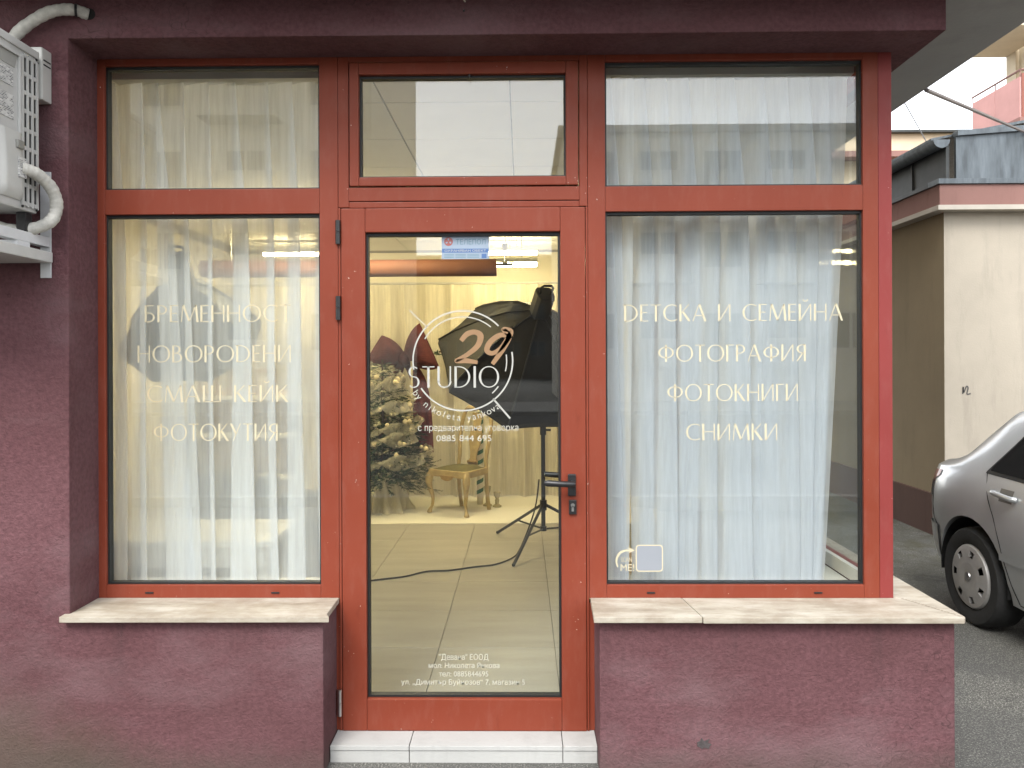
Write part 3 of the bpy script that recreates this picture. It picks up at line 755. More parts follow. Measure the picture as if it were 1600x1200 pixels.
# ------------------------------------------------------------------ softboxes on stands
NYLON = Mat('black_nylon'); NYLON.color(NYLON.ramp(NYLON.noise(8, 5, .6), [(.3, (.004, .004, .005)), (.7, (.010, .010, .012))])); NYLON.rough(.55); NYLON.b.inputs['Specular IOR Level'].default_value = .3
NYLON.bump(NYLON.noise(14, 4, .6), .01, .5); NYLON = NYLON.m
DIFFU = simple('white_diffuser_cloth', (.75, .74, .70), .8, .03)
def softbox(label, stand_label, apex, axis, rad, depth, n, base, spread, roll=0, leg_rot=0, squash=1.0):
    ap = Vector(apex); a = Vector(axis).normalized(); up = Vector((0, 0, 1)); e1 = (a.cross(up)).normalized(); e2 = e1.cross(a)
    t = thing('softbox', label, 'softbox', apex)
    prof = [(.075, 0), (.28 * rad + .05, depth * .16), (.62 * rad, depth * .45), (.88 * rad, depth * .80), (rad, depth), (rad * 1.0, depth + .05)]
    m = MB(); rows = []
    for r, h in prof:
        row = []
        for k in range(n * 4 + 1):
            q = 2 * math.pi * k / (n * 4) + roll; kk_ = k % 4
            sag = [1.0, .955, .935, .955][kk_] if r > .1 else 1.0
            flatk = math.cos(math.pi / n) / math.cos(((2 * math.pi * k / (n * 4)) % (2 * math.pi / n)) - math.pi / n)
            rr = r * flatk * (1 - (1 - sag) * .4)
            row.append(ap + a * h + (e1 * math.cos(q) + e2 * math.sin(q) * squash) * rr)
        rows.append(row)
    m.grid(rows); m.build('shell', NYLON, t, smooth=30)
    m = MB(); c = ap + a * (depth - .01); ring_ = [c + (e1 * math.cos(2 * math.pi * k / n + roll) + e2 * math.sin(2 * math.pi * k / n + roll) * squash) * rad * .90 for k in range(n)]
    m.add([c] + ring_, [(0, 1 + k, 1 + (k + 1) % n) for k in range(n)]); m.build('diffuser', DIFFU, t)
    m = MB()
    for k in range(n):
        q = 2 * math.pi * k / n + roll; d = e1 * math.cos(q) + e2 * math.sin(q) * squash
        m.tube([ap + a * h + d * (r + .004) for r, h in prof[:5]], .006, 6)
    m.build('ribs', BLACK_METAL, t)
    # flash head with carrying handle
    M = Matrix((e1, e2, a)).transposed().to_4x4(); M.translation = ap
    h = MB(M); h.prism([(-.055, -.075), (.055, -.075), (.070, -.03), (.070, .05), (.05, .075), (-.05, .075), (-.070, .05), (-.070, -.03)], -.20, .01, 'z')
    h.build('flash_head', BLACK_PLASTIC, t, bevel=.008)
    h = MB(M); h.tube([(-.045, .0, -.195), (-.048, .0, -.255), (-.03, .0, -.275), (.03, .0, -.275), (.048, .0, -.255), (.045, .0, -.195)], .010, 8); h.build('handle', BLACK_PLASTIC, t, smooth=True)
    s = thing('light_stand', stand_label, 'stand', base)
    b = Vector(base); hub = b + Vector((0, 0, .34)); topz = ap.z - .05
    top = Vector((b.x, b.y, topz)); m = MB(); m.tube([b + Vector((0, 0, .14)), b + Vector((0, 0, .95))], .017, 10); m.build('lower_tube', BLACK_METAL, s, smooth=True)
    MB().tube([b + Vector((0, 0, .95)), top], .013, 10).build('upper_tube', BLACK_METAL, s, smooth=True)
    m = MB(); m.tube([b + Vector((0, 0, .90)), b + Vector((0, 0, .98))], .025, 10); m.tube([b + Vector((0, 0, .94)), b + Vector((.06, -.02, .94))], .010, 8); m.build('clamp', BLACK_PLASTIC, s)
    m = MB(); m.tube([top - Vector((0, 0, .06)), top + Vector((0, 0, .03))], .030, 10); m.tube([top, ap - a * .10], .018, 8); m.build('tilt_bracket', BLACK_PLASTIC, s)
    MB().tube([b + Vector((0, 0, .30)), b + Vector((0, 0, .38))], .028, 10).build('collar', BLACK_PLASTIC, s)
    MB().tube([b + Vector((0, 0, .135)), b + Vector((0, 0, .17))], .026, 10).build('collar', BLACK_PLASTIC, s)
    for k in range(3):
        q = leg_rot + 2 * math.pi * k / 3; d = Vector((math.cos(q), math.sin(q), 0))
        foot = b + d * spread
        MB().tube([hub + d * .02, foot + Vector((0, 0, .012))], .0125, 8).build('leg', BLACK_METAL, s, smooth=True)
        MB().tube([b + Vector((0, 0, .15)) + d * .02, hub.lerp(foot, .52)], .008, 6).build('brace', BLACK_METAL, s, smooth=True)
        MB().sphere(foot + Vector((0, 0, .014)), .014, 8, 6).build('rubber_foot', BLACK_PLASTIC, s)
softbox('large black octagonal softbox seen from behind through the door glass', 'black tripod stand carrying the large softbox by the door handle',
        (.135, 2.92, 1.93), (-.24, .70, -.72), .72, .56, 8, (.165, 3.05, FZ), .62, R(22.5), R(248))
softbox('dark softbox blurred behind the left sheer curtain', 'black tripod stand under the softbox behind the left sheer curtain',
        (-2.19, 1.85, 2.06), (-.12, .62, -.80), .46, .42, 8, (-2.19, 1.95, FZ), .50, R(22.5), R(70))
# cable on the floor
m = MB(); cp = []
for (x, y, z) in [(.13, 2.98, .62), (.10, 2.90, .42), (.03, 2.86, .22), (-.03, 2.80, .10), (-.08, 2.70, .073), (-.20, 2.52, .072), (-.35, 2.45, .072), (-.52, 2.36, .072), (-.68, 2.33, .072), (-.82, 2.20, .072), (-1.05, 2.09, .072), (-1.3, 1.9, .072)]: cp.append((x, y, z))
def cr(P, n=6):
    P = [Vector(p) for p in P]; o = []
    for i in range(len(P) - 1):
        p0, p1, p2, p3 = P[max(0, i - 1)], P[i], P[i + 1], P[min(len(P) - 1, i + 2)]
        for k in range(n):
            t = k / n; o.append(.5 * ((2 * p1) + (p2 - p0) * t + (2 * p0 - 5 * p1 + 4 * p2 - p3) * t * t + (3 * p1 - p0 - 3 * p2 + p3) * t ** 3))
    return o + [P[-1]]
tag(MB().tube(cr(cp), .006, 6).build('power_cable', BLACK_PLASTIC, smooth='all'), 'thin black power cable running from the softbox stand across the tiled floor', 'cable')

# ------------------------------------------------------------------ antique chair
PAINTW = simple('antique_cream_paint', (.44, .335, .155), .45, .22, 14, .1, 60)
GOLD = simple('worn_gilding', (.34, .22, .075), .4, .25, 30, .2, 60)
OLIVE = simple('olive_upholstery', (.13, .115, .035), .8, .15, 20, .3, 160)
ch = thing('antique_chair', 'cream painted antique chair with cabriole legs, vase splat and olive seat', 'chair', (-.61, 4.50, .074))
fdir = Vector((-.55, -.835, 0)).normalized(); rdir = Vector((-fdir.y * -1, fdir.x, 0)); rdir = Vector((.835, -.55, 0)).normalized()
CM = Matrix((rdir, -fdir, Vector((0, 0, 1)))).transposed().to_4x4() @ Matrix.Scale(.94, 4); CM.translation = Vector((-.61, 4.50, .074))
def cl(*a): return MB(CM)
for sx in (-1, 1):   # front cabriole legs
    x, y = sx * .225, -.20
    m = cl(); m.tube(cr([(x, y, .43), (x + sx * .020, y - .022, .36), (x + sx * .016, y - .020, .28), (x - sx * .008, y + .004, .17), (x - sx * .004, y, .08), (x + sx * .016, y - .016, .025), (x + sx * .018, y - .018, .0)], 4),
                     [.036, .036, .038, .040, .041, .040, .038, .034, .031, .028, .025, .022, .020, .018, .017, .016, .016, .016, .018, .021, .024, .027, .028, .027, .022], 10)
    m.build('leg', PAINTW, ch, smooth='all')
    m = cl(); m.sphere((x + sx * .018, y - .022, .37), .036, 10, 6, 1.2); m.build('knee_carving', GOLD, ch, smooth='all')
    x2 = sx * .185    # rear leg and back post in one sweep
    m = cl(); m.tube(cr([(x2, .25, .0), (x2, .215, .20), (x2, .20, .43), (x2 * .96, .215, .58), (x2 * 1.08, .255, .78), (x2 * 1.02, .29, .95), (x2 * .84, .305, 1.045)], 4), .021, 8)
    m.build('back_leg', PAINTW, ch, smooth='all')
m = cl(); m.prism([(-.245, -.235), (.245, -.235), (.255, -.20), (.205, .215), (-.205, .215), (-.255, -.20)], .385, .455, 'z'); m.build('seat_rail', PAINTW, ch, bevel=.01)
m = cl(); m.prism([(-.10, .405), (-.06, .362), (-.02, .350), (.02, .350), (.06, .362), (.10, .405)], -.243, -.230, 'y'); m.build('apron_carving', GOLD, ch, bevel=.004)
m = cl(); rows = []
for j in range(9):
    v = j / 8; yy = -.215 + .41 * v; hw = .225 - .045 * v; rows.append([(hw * (2 * k / 10 - 1), yy, .452 + .038 * (1 - (2 * k / 10 - 1) ** 4) * (1 - (2 * v - 1) ** 4)) for k in range(11)])
m.grid(rows); m.build('seat_cushion', OLIVE, ch, smooth='all')
m = cl(); sp_ = [(.455, .055), (.50, .062), (.54, .040), (.60, .045), (.68, .070), (.76, .085), (.83, .072), (.89, .045), (.95, .05), (1.02, .075)]
rows = []
for z, hw in sp_:
    yb = .205 + (.10 if z > .95 else max(0, (z - .5)) * .2); rows.append([(-hw, yb, z), (hw, yb, z), (hw, yb + .016, z), (-hw, yb + .016, z), (-hw, yb, z)])
m.grid(rows); m.build('back_splat', PAINTW, ch, smooth=50)
m = cl(); m.tube(cr([(-.165, .302, 1.03), (-.12, .305, 1.075), (-.05, .305, 1.06), (0, .303, 1.085), (.05, .305, 1.06), (.12, .305, 1.075), (.165, .302, 1.03)], 5), .023, 8); m.build('crest_rail', PAINTW, ch, smooth='all')
m = cl(); m.tube([(-.06, .20, .50), (.06, .20, .50)], .017, 8); m.sphere((0, .295, 1.075), .03, 10, 6); m.build('gilt_ornament', GOLD, ch, smooth='all')

# ------------------------------------------------------------------ Christmas tree with tulle
tr = thing('christmas_tree', 'small decorated Christmas tree draped in white tulle, left of the chair', 'christmas tree', (-1.40, 4.60, .074))
TC = Vector((-1.40, 4.60, 0)); rnd = random.Random(21)
NEEDLE = Mat('fir_needles'); NEEDLE.color(NEEDLE.ramp(NEEDLE.noise(9, 4, .6), [(.3, (.014, .040, .016)), (.7, (.050, .095, .038))])); NEEDLE.rough(.6); NEEDLE = NEEDLE.m
FROST = simple('frosted_needles', (.62, .59, .44), .8, .25, 12)
TULLE = sheer('white_tulle', (.80, .77, .66), .34, .4)
MB().tube([TC + Vector((0, 0, .08)), TC + Vector((0, 0, 1.58))], [.03, .008], 8).build('trunk', simple('trunk_bark', (.06, .04, .025), .9, .3, 20), tr)
def sprig(m, p, d, L, wd, k=7):
    d = d.normalized(); s = d.cross(Vector((0, 0, 1))).normalized(); u = s.cross(d)
    for i in range(k):
        q = p + d * (L * i / k); 
        for sg in (-1, 1):
            ang = rnd.uniform(.5, 1.0); lat = (s * sg * math.cos(rnd.uniform(-.9, .9)) + u * rnd.uniform(-.6, .6)) * ang
            e = q + (d * .8 + lat).normalized() * wd * rnd.uniform(.7, 1.2); b = u * .003 + s * .003
            m.add([q - b, q + b, e], [(0, 1, 2)])
green, frost = MB(), MB()
for z in [0.38 + .0205 * i for i in range(57)]:
    f = max(0, 1.56 - z) / 1.18; rad = .50 * f ** .62 + .01
    for k in range(int(6 + 16 * f)):
        q = rnd.uniform(0, 2 * math.pi); r0 = rad * rnd.uniform(.12, .55); r1 = rad * rnd.uniform(.75, 1.12)
        d = Vector((math.cos(q), math.sin(q), rnd.uniform(-.35, .15)))
        n_ = max(2, int((r1 - r0) / .035))
        for i in range(n_):
            rr = r0 + (r1 - r0) * i / n_; p = TC + Vector((math.cos(q) * rr, math.sin(q) * rr, z + d.z * rr * .6))
            dd = (d + Vector((rnd.uniform(-.5, .5), rnd.uniform(-.5, .5), rnd.uniform(-.3, .35))))
            sprig(frost if (rnd.random() < .20 + .30 * (z > .95)) else green, p, dd, rnd.uniform(.05, .10), .034, 6)
green.build('crown', NEEDLE, tr, fix=False); frost.build('frosted_tips', FROST, tr, fix=False)
for (zb, turns, seed) in ((.48, 1.6, 1), (.85, 1.6, 2), (1.15, 1.6, 3)):
    rr_ = random.Random(seed); rows = []
    for i in range(90):
        v = i / 89; q = v * turns * 2 * math.pi + seed * 2; z = zb + .34 * v; f = max(0, 1.56 - z) / 1.18; rad = .50 * f ** .62 + .02
        row = []
        for k in range(7):
            s = k / 6; r = rad + .05 * math.sin(q * 11 + 3 * s) * math.sin(math.pi * s) + .02 * math.sin(q * 13 + seed); row.append((TC.x + r * math.cos(q), TC.y + r * math.sin(q), z + (.5 - s) * (.07 + .04 * math.sin(q * 9)) + .05 * math.sin(q * 5 + s * 3)))
        rows.append(row)
    MB().grid(rows).build('tulle_ribbon', TULLE, tr, smooth='all', fix=False)
rows = []
for j in range(9):
    t = j / 8; row = []
    for k in range(97):
        q = 2 * math.pi * k / 96; r = .16 + .10 * t + (.018 + .022 * t) * math.sin(q * 14 + math.sin(q * 3)) + .06 * max(0, t - .8) * 5 * math.sin(q * 5); row.append((TC.x + r * math.cos(q), TC.y + r * math.sin(q), .46 - .383 * t))
    rows.append(row)
MB().grid(rows).build('tulle_skirt', sheer('tulle_skirt_cloth', (.80, .76, .64), .85, .4), tr, smooth='all', fix=False)
BAUB = simple('pearl_bauble', (.66, .58, .40), .25, .1, 10)
for i in range(34):
    z = rnd.uniform(.48, 1.42); f = max(0, 1.56 - z) / 1.18; r = (.50 * f ** .62 + .01) * rnd.uniform(.9, 1.05); q = rnd.uniform(math.pi, 2 * math.pi)
    MB().sphere((TC.x + r * math.cos(q), TC.y + r * math.sin(q), z), rnd.uniform(.020, .032), 12, 8).build('bauble', BAUB, tr, smooth='all')

# burgundy bow
VELVET = Mat('burgundy_velvet'); VELVET.color(VELVET.ramp(VELVET.noise(12, 4, .6), [(.3, (.075, .010, .012)), (.7, (.150, .024, .026))])); VELVET.rough(.75)
VELVET.bump(VELVET.noise(16, 4, .6, (1, 1, 4)), .02, .7); VELVET = VELVET.m
bw = thing('velvet_bow', 'large burgundy velvet bow with hanging tails above the Christmas tree', 'bow', (-1.24, 5.02, 1.58))
K = Vector((-1.24, 5.02, 1.585))
def lobe(tip_a, tip_b, seed):
    A, B = Vector(tip_a), Vector(tip_b); m = MB(); rows = []
    for i in range(13):
        v = i / 12; row = []; c = K.lerp((A + B) / 2, v); half = ((A - B) / 2) * (.10 + .90 * math.sin(v * math.pi / 2) ** .8)
        thick = .15 * math.sin(math.pi * min(1, v * .92 + .03)) + .012
        for k in range(33):
            q = 2 * math.pi * k / 32; puck = 1 + .05 * math.sin(q * 6 + seed) * (1 - v * .4)
            row.append(c + half * math.cos(q) * puck + Vector((0, -1, 0)) * math.sin(q) * thick * puck)
        rows.append(row)
    m.grid(rows).build('loop', VELVET, bw, smooth='all')
lobe((-1.070, 4.97, 1.955), (-.870, 4.97, 1.50), 1)
lobe((-1.48, 4.99, 1.83), (-1.68, 4.99, 1.50), 2)
def tail(pts, wds):
    rows = []
    P = cr(pts, 5); n = len(P)
    for i, p in enumerate(P):
        wd = wds[0] + (wds[1] - wds[0]) * i / (n - 1); rows.append([(p.x + wd * (k / 8 - .5), p.y - .02 * math.sin(k * 1.7 + i * .2), p.z) for k in range(9)])
    m = MB(); m.grid(rows); back = [[(q[0], q[1] + .006, q[2]) for q in r] for r in rows]; m.grid(back)
    m.build('tail', VELVET, bw, smooth='all', fix=False)
tail([(-1.20, 5.0, 1.56), (-1.09, 5.0, 1.35), (-1.05, 5.0, 1.0), (-1.045, 5.0, .60)], (.14, .22))
tail([(-1.28, 5.0, 1.56), (-1.38, 5.02, 1.3), (-1.42, 5.02, .9), (-1.45, 5.02, .55)], (.14, .20))
m = MB(); m.sphere(K + Vector((0, -.05, 0)), .065, 14, 10, 1.25); m.build('knot', VELVET, bw, smooth='all')
MB().box(-1.158, -1.136, 4.88, 4.884, .90, 1.56).build('ribbon', simple('cream_ribbon', (.72, .64, .45), .5, .05), bw)
# leafy twig beside the bow
tg = thing('leafy_twig', 'green leafy twig hanging between the bow and the large softbox', 'twig', (-.80, 5.0, 1.6)); m = MB(); LEAF = simple('leaf_green', (.06, .10, .03), .55, .3, 20)
m.tube(cr([(-.92, 5.0, 1.66), (-.85, 4.98, 1.63), (-.78, 4.98, 1.64), (-.70, 5.0, 1.70)]), .005, 6); m.build('stem', LEAF, tg)
for i in range(16):
    p = Vector((-.90 + .2 * i / 15, 4.98, 1.635 + rnd.uniform(-.02, .03))); d = Vector((rnd.uniform(-.6, .6), rnd.uniform(-.6, .1), rnd.uniform(-1, 1))).normalized(); s = d.cross(Vector((0, 1, .2))).normalized(); L = rnd.uniform(.05, .10)
    MB().add([p, p + d * L * .45 + s * L * .2, p + d * L, p + d * L * .45 - s * L * .2], [(0, 1, 2, 3)]).build('leaf', LEAF, tg)
# striped post and candle holders behind the chair
GREENP = simple('green_stripe', (.05, .16, .09), .5, .1, 20); POSTW = simple('cream_post', (.72, .67, .52), .5, .05)
pt = thing('striped_post', 'green and cream striped candy-cane post behind the antique chair', 'decoration', (-.44, 4.88, .074))
MB().tube(cr([(-.44, 4.88, .076), (-.44, 4.88, .5), (-.44, 4.88, .92), (-.43, 4.88, 1.02), (-.39, 4.88, 1.06), (-.35, 4.88, 1.02), (-.34, 4.88, .97)], 5), .034, 12).build('cane', POSTW, pt, smooth='all')
for i in range(9):
    m = MB(); rows = []
    for k in range(17):
        q = 2 * math.pi * k / 16; rows.append([(-.44 + .0355 * math.cos(q), 4.88 + .0355 * math.sin(q), .12 + i * .10 + .05 * q / math.pi + dz) for dz in (0, .042)])
    m.grid(rows).build('stripe', GREENP, pt, smooth='all', fix=False)
CRYS = simple('smoky_glass', (.42, .38, .24), .12, .15, 30)
for x, y, h, lb in ((-.36, 4.80, .20, 'left of two small glass candle holders on the floor behind the chair'), (-.26, 4.74, .15, 'right of two small glass candle holders on the floor behind the chair')):
    tag(MB().lathe([(.045, 0), (.048, .01), (.018, .03), (.022, h * .45), (.014, h * .55), (.030, h * .75), (.036, h), (.030, h), (.020, h * .85)], (x, y, .074), 16).build('candle_holder', CRYS, smooth=True), lb, 'candle holder', 'glass candle holders behind the chair')

# ------------------------------------------------------------------ things behind the left curtain
DESKW = simple('white_laminate', (.72, .72, .70), .45, .04, 3)
dk = thing('white_desk', 'white desk just behind the left sheer curtain', 'desk', (-1.6, .62, FZ))
MB().box(-2.15, -1.16, .42, .92, .70, .73).build('desk_top', DESKW, dk, bevel=.003)
MB().box(-2.12, -1.19, .45, .47, .60, .699).build('apron', DESKW, dk, bevel=.002)
for x in (-2.12, -1.24):
    for y in (.475, .85): MB().box(x, x + .05, y, y + .05, FZ, .699).build('leg', DESKW, dk, bevel=.002)
DARKFAB = simple('charcoal_fabric', (.030, .032, .040), .85, .2, 12, .3, 120)
so = thing('dark_sofa', 'low charcoal sofa behind the white desk, seen through the left curtain', 'sofa', (-1.6, 1.9, FZ))
m = MB(); m.box(-2.5, -1.42, 1.55, 2.25, .16, .46); m.build('seat', DARKFAB, so, bevel=.03, seg=3)
for x0, x1, z in ((-2.30, -1.98, .80), (-1.96, -1.70, .76), (-1.68, -1.40, .66)):
    MB().box(x0, x1, 2.10, 2.32, .40, z).build('back_cushion', DARKFAB, so, bevel=.04, seg=3)
MB().box(-1.41, -1.22, 1.55, 2.3, .16, .62).build('armrest', DARKFAB, so, bevel=.05, seg=3)
for x in (-2.45, -1.5):
    for y in (1.6, 2.2): MB().box(x, x + .05, y, y + .05, FZ, .161).build('leg', BLACK_PLASTIC, so)
sh = thing('white_shelf', 'white shelf unit with framed photos at the back left of the studio', 'shelf', (-2.6, 4.0, FZ))
for x in (-3.0, -2.02): MB().box(x, x + .03, 3.75, 4.05, FZ, 1.35).build('side_panel', DESKW, sh)
for z in (.12, .50, .88, 1.22): MB().box(-2.969, -2.021, 3.755, 4.05, z, z + .03).build('shelf_board', DESKW, sh)
MB().box(-2.969, -2.021, 4.03, 4.049, .151, 1.30).build('back_panel', simple('tan_panel', (.50, .38, .24), .7), sh)
FR_ = simple('photo_frame_wood', (.30, .19, .10), .6, .2, 20); PH = simple('photo_print', (.55, .48, .36), .5, .35, 12)
for i, (x, z, h, lb) in enumerate(((-2.85, 1.251, .26, 'left framed photo on top of the white shelf'), (-2.56, 1.251, .20, 'middle framed photo on top of the white shelf'), (-2.32, 1.251, .24, 'right framed photo on top of the white shelf'))):
    pf = thing('photo_frame', lb, 'picture frame', (x, 3.85, z), 'framed photos on the white shelf')
    MB().box(x - .09, x + .09, 3.85, 3.87, z, z + h).build('frame', FR_, pf, bevel=.003); MB().box(x - .07, x + .07, 3.845, 3.849, z + .02, z + h - .02).build('print', PH, pf)
tag(MB().box(-3.2, -2.75, 1.0, 1.5, FZ, 1.25).build('dark_cabinet', simple('dark_walnut', (.05, .035, .028), .6, .2, 10), bevel=.006), 'dark cabinet in the left corner behind the sheer curtain', 'cabinet')
tb = thing('wooden_stool', 'small light wooden stool just right of the door, behind the right window', 'stool', (.46, .75, FZ)); WOODL = simple('light_wood', (.45, .30, .16), .55, .2, 8, stretch=(1, 6, 6))
MB().box(.30, .62, .55, .90, .55, .585).build('seat', WOODL, tb, bevel=.006)
for x in (.32, .57):
    for y in (.57, .85): MB().box(x, x + .03, y, y + .03, FZ, .549).build('leg', WOODL, tb)

# ------------------------------------------------------------------ air conditioner on the left wall
ac = thing('air_conditioner', 'white outdoor air-conditioning unit hung on the burgundy wall', 'air conditioner', (-2.15, -.4, 2.0))
AX = -1.772
MB().box(-2.55, AX - .004, -.56, -.285, 2.095, 2.685).build('casing', WHITE_METAL, ac, bevel=.008)
MB().box(-2.56, AX + .003, -.565, -.280, 2.662, 2.690).build('top_cover', WHITE_METAL, ac, bevel=.004)
MB().box(-2.56, AX + .002, -.565, -.525, 2.10, 2.661).build('front_panel', WHITE_METAL, ac, bevel=.006)
DARK = simple('cavity_shade', (.012, .012, .012), .9, 0)  # near-black colour painted for the shade inside grille, slots and pipe hole
MB().box(AX - .003, AX - .001, -.372, -.292, 2.115, 2.640).build('grille_cavity_shade', DARK, ac)
m = MB()
for y in (-.374, -.347, -.320, -.293): m.box(AX - .002, AX + .004, y - .0055, y + .0055, 2.108, 2.648)
m.build('grille_bar', WHITE_METAL, ac, bevel=.001)
for i in range(9):
    z = 2.112 + i * .066; m = MB()
    for (a, b) in ((-.3675, -.3535), (-.3405, -.3265), (-.3135, -.2995)): m.box(AX - .002, AX + .0035, a + .0008, b - .0008, z, z + .014)
    m.build('grille_bar', WHITE_METAL, ac)
# recessed grip with rating plates
m = MB(); m.box(AX - .004, AX + .006, -.515, -.505, 2.36, 2.640); m.box(AX - .004, AX + .006, -.395, -.385, 2.36, 2.640); m.box(AX - .004, AX + .006, -.504, -.396, 2.63, 2.640)
m.build('grip_surround', WHITE_METAL, ac, bevel=.002)
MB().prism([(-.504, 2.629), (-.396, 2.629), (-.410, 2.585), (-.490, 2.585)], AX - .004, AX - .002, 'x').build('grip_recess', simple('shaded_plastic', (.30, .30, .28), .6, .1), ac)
PLATE = Mat('printed_plate'); br = PLATE.n.new('ShaderNodeTexBrick'); br.inputs['Scale'].default_value = 42; br.inputs['Color1'].default_value = (.62, .62, .60, 1); br.inputs['Color2'].default_value = (.10, .10, .11, 1); br.inputs['Mortar'].default_value = (.62, .62, .60, 1); br.inputs['Mortar Size'].default_value = .035
cx_ = PLATE.n.new('ShaderNodeSeparateXYZ'); PLATE.l.new(PLATE.pos, cx_.inputs[0]); cb = PLATE.n.new('ShaderNodeCombineXYZ'); PLATE.l.new(cx_.outputs[1], cb.inputs[0]); PLATE.l.new(cx_.outputs[2], cb.inputs[1]); PLATE.l.new(cb.outputs[0], br.inputs['Vector'])
PLATE.color(br.outputs['Color']); PLATE.rough(.5); PLATE = PLATE.m
for (z0, z1, y0, y1) in ((2.515, 2.575, -.490, -.420), (2.40, 2.485, -.488, -.418)): MB().box(AX - .004, AX - .0015, y0, y1, z0, z1).build('rating_plate', PLATE, ac)
# valve cover with rounded foot
rows = []
for j in range(13):
    v = j / 12; z = 2.36 - .235 * v; bul = .008 + .014 * math.sin(math.pi * min(1, v * .62 + .08)); row = []
    for k in range(9):
        u = k / 8; row.append((AX - .004 + bul * min(1, 3.2 * math.sin(math.pi * u)) ** .7 * (1 if v < .97 else .2), -.505 + .128 * u, z))
    rows.append(row)
MB().grid(rows).build('valve_cover', WHITE_PLASTIC, ac, smooth='all')
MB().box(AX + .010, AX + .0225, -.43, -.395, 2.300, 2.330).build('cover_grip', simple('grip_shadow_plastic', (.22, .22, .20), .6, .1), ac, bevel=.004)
MB().box(AX + .018, AX + .0225, -.425, -.385, 2.20, 2.27).build('rating_plate', PLATE, ac)
for (y, z) in ((-.545, 2.66), (-.30, 2.655), (-.545, 2.46), (-.545, 2.115), (-.30, 2.106), (-.38, 2.106)): MB().lathe([(.005, 0), (.005, .004), (.003, .005)], (AX + .002, y, z), 8, 'x').build('screw', BLACK_METAL, ac)
# insulated pipe loops
HOSE = simple('white_pipe_wrap', (.47, .46, .42), .6, .25, 30, .8, 30)
def hose(pts, r, wrap=True):
    P = cr(pts, 10); MB().tube(P, [r * (1 + .05 * math.sin(i * 2.1) + .03 * math.sin(i * .7)) for i in range(len(P))], 14).build('insulated_pipe', HOSE, ac, smooth='all')
hose([(AX + .01, -.40, 2.235), (AX + .035, -.36, 2.228), (AX + .055, -.30, 2.19), (AX + .058, -.27, 2.13), (AX + .035, -.28, 2.065), (AX - .05, -.32, 2.03), (AX - .16, -.36, 2.05)], .022)
hose([(-2.02, -.255, 2.60), (-1.93, -.25, 2.70), (-1.86, -.245, 2.79), (-1.76, -.24, 2.855), (-1.68, -.225, 2.872), (-1.635, -.195, 2.866)], .021)
MB().lathe([(.020, -.2015), (.023, -.199)], (-1.628, 0, 2.866), 18, 'y').build('wall_hole', DARK, ac)
MB().tube([(-1.672, -.222, 2.872), (-1.664, -.218, 2.872)], .0235, 14).build('pipe_clip', BLACK_PLASTIC, ac)
# wall bracket
BRK = simple('galvanised_white', (.58, .59, .60), .4, .1, 8)
for x in (-1.815, -2.45):
    MB().box(x, x + .04, -.208, -.2005, 1.87, 2.27).build('bracket_post', BRK, ac, bevel=.002)
    MB().box(x + .002, x + .038, -.58, -.209, 1.985, 2.022).build('bracket_arm', BRK, ac, bevel=.002)
MB().box(-2.6, -1.762, -.60, -.215, 1.925, 1.965).build('drip_tray', WHITE_METAL, ac, bevel=.004)
MB().box(-2.6, -1.775, -.40, -.33, 1.966, 1.984).build('tray_rail', BRK, ac)
for x in (-1.82, -2.45):
    for y in (-.52, -.32): MB().box(x, x + .035, y - .02, y + .02, 2.023, 2.094).build('rubber_foot', BLACK_PLASTIC, ac, bevel=.004)
# box on the wall above
jb = thing('junction_box', 'white junction box with two slots on the wall beside the air conditioner', 'junction box', (-1.84, -.25, 2.55))
MB().box(-1.97, -1.772, -.262, -.2005, 2.525, 2.72).build('cover', WHITE_PLASTIC, jb, bevel=.006)
for z in (2.672, 2.655): MB().box(-1.7725, -1.7705, -.252, -.210, z, z + .005).build('slot', DARK, jb)
for z in (2.672, 2.655): MB().box(-1.835, -1.782, -.2632, -.2615, z, z + .005).build('slot', DARK, jb)
# loose wire ends under the slab
ww = thing('loose_wires', 'short loose wire ends poking from the dark lintel above the door', 'wires', (-.2, -.21, 2.88))
MB().tube(cr([(-.225, -.199, 2.91), (-.215, -.23, 2.915), (-.212, -.235, 2.895), (-.205, -.235, 2.882)]), .0028, 6).build('wire', simple('pale_wire', (.55, .5, .4), .5), ww)
MB().tube(cr([(-.235, -.199, 2.912), (-.25, -.225, 2.91), (-.262, -.228, 2.898)]), .0025, 6).build('wire', BLACK_PLASTIC, ww)
MB().tube(cr([(-.21, -.199, 2.912), (-.20, -.225, 2.922), (-.19, -.228, 2.912)]), .0025, 6).build('wire', simple('pale_wire_b', (.5, .42, .3), .5), ww)
MB().tube([(-.213, -.199, 2.868), (-.213, -.206, 2.862)], .004, 6).build('wire', BLACK_PLASTIC, ww)

# ------------------------------------------------------------------ neighbour building across the alley
nb = thing('neighbour_building', 'low beige building with pink cornice and dark metal roof across the alley', 'building', (3.92, 4.1, -.12))
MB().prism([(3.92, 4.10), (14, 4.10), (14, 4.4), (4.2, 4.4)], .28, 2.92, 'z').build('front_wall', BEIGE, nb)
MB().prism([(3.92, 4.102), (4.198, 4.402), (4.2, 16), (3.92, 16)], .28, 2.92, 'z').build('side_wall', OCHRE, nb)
MB().box(3.90, 14, 4.08, 4.4, -.3, .278).build('plinth', BROWN, nb)
MB().box(3.90, 4.2, 4.402, 16, -.3, .278).build('plinth', BROWN, nb)
MB().box(3.80, 14, 3.97, 16, 2.922, 2.965).build('eaves_soffit', simple('eaves_pale', (.50, .46, .40), .9, .1, 3), nb)
MB().box(3.82, 14, 3.985, 4.2, 2.966, 3.155).build('cornice', PINK, nb, bevel=.004)
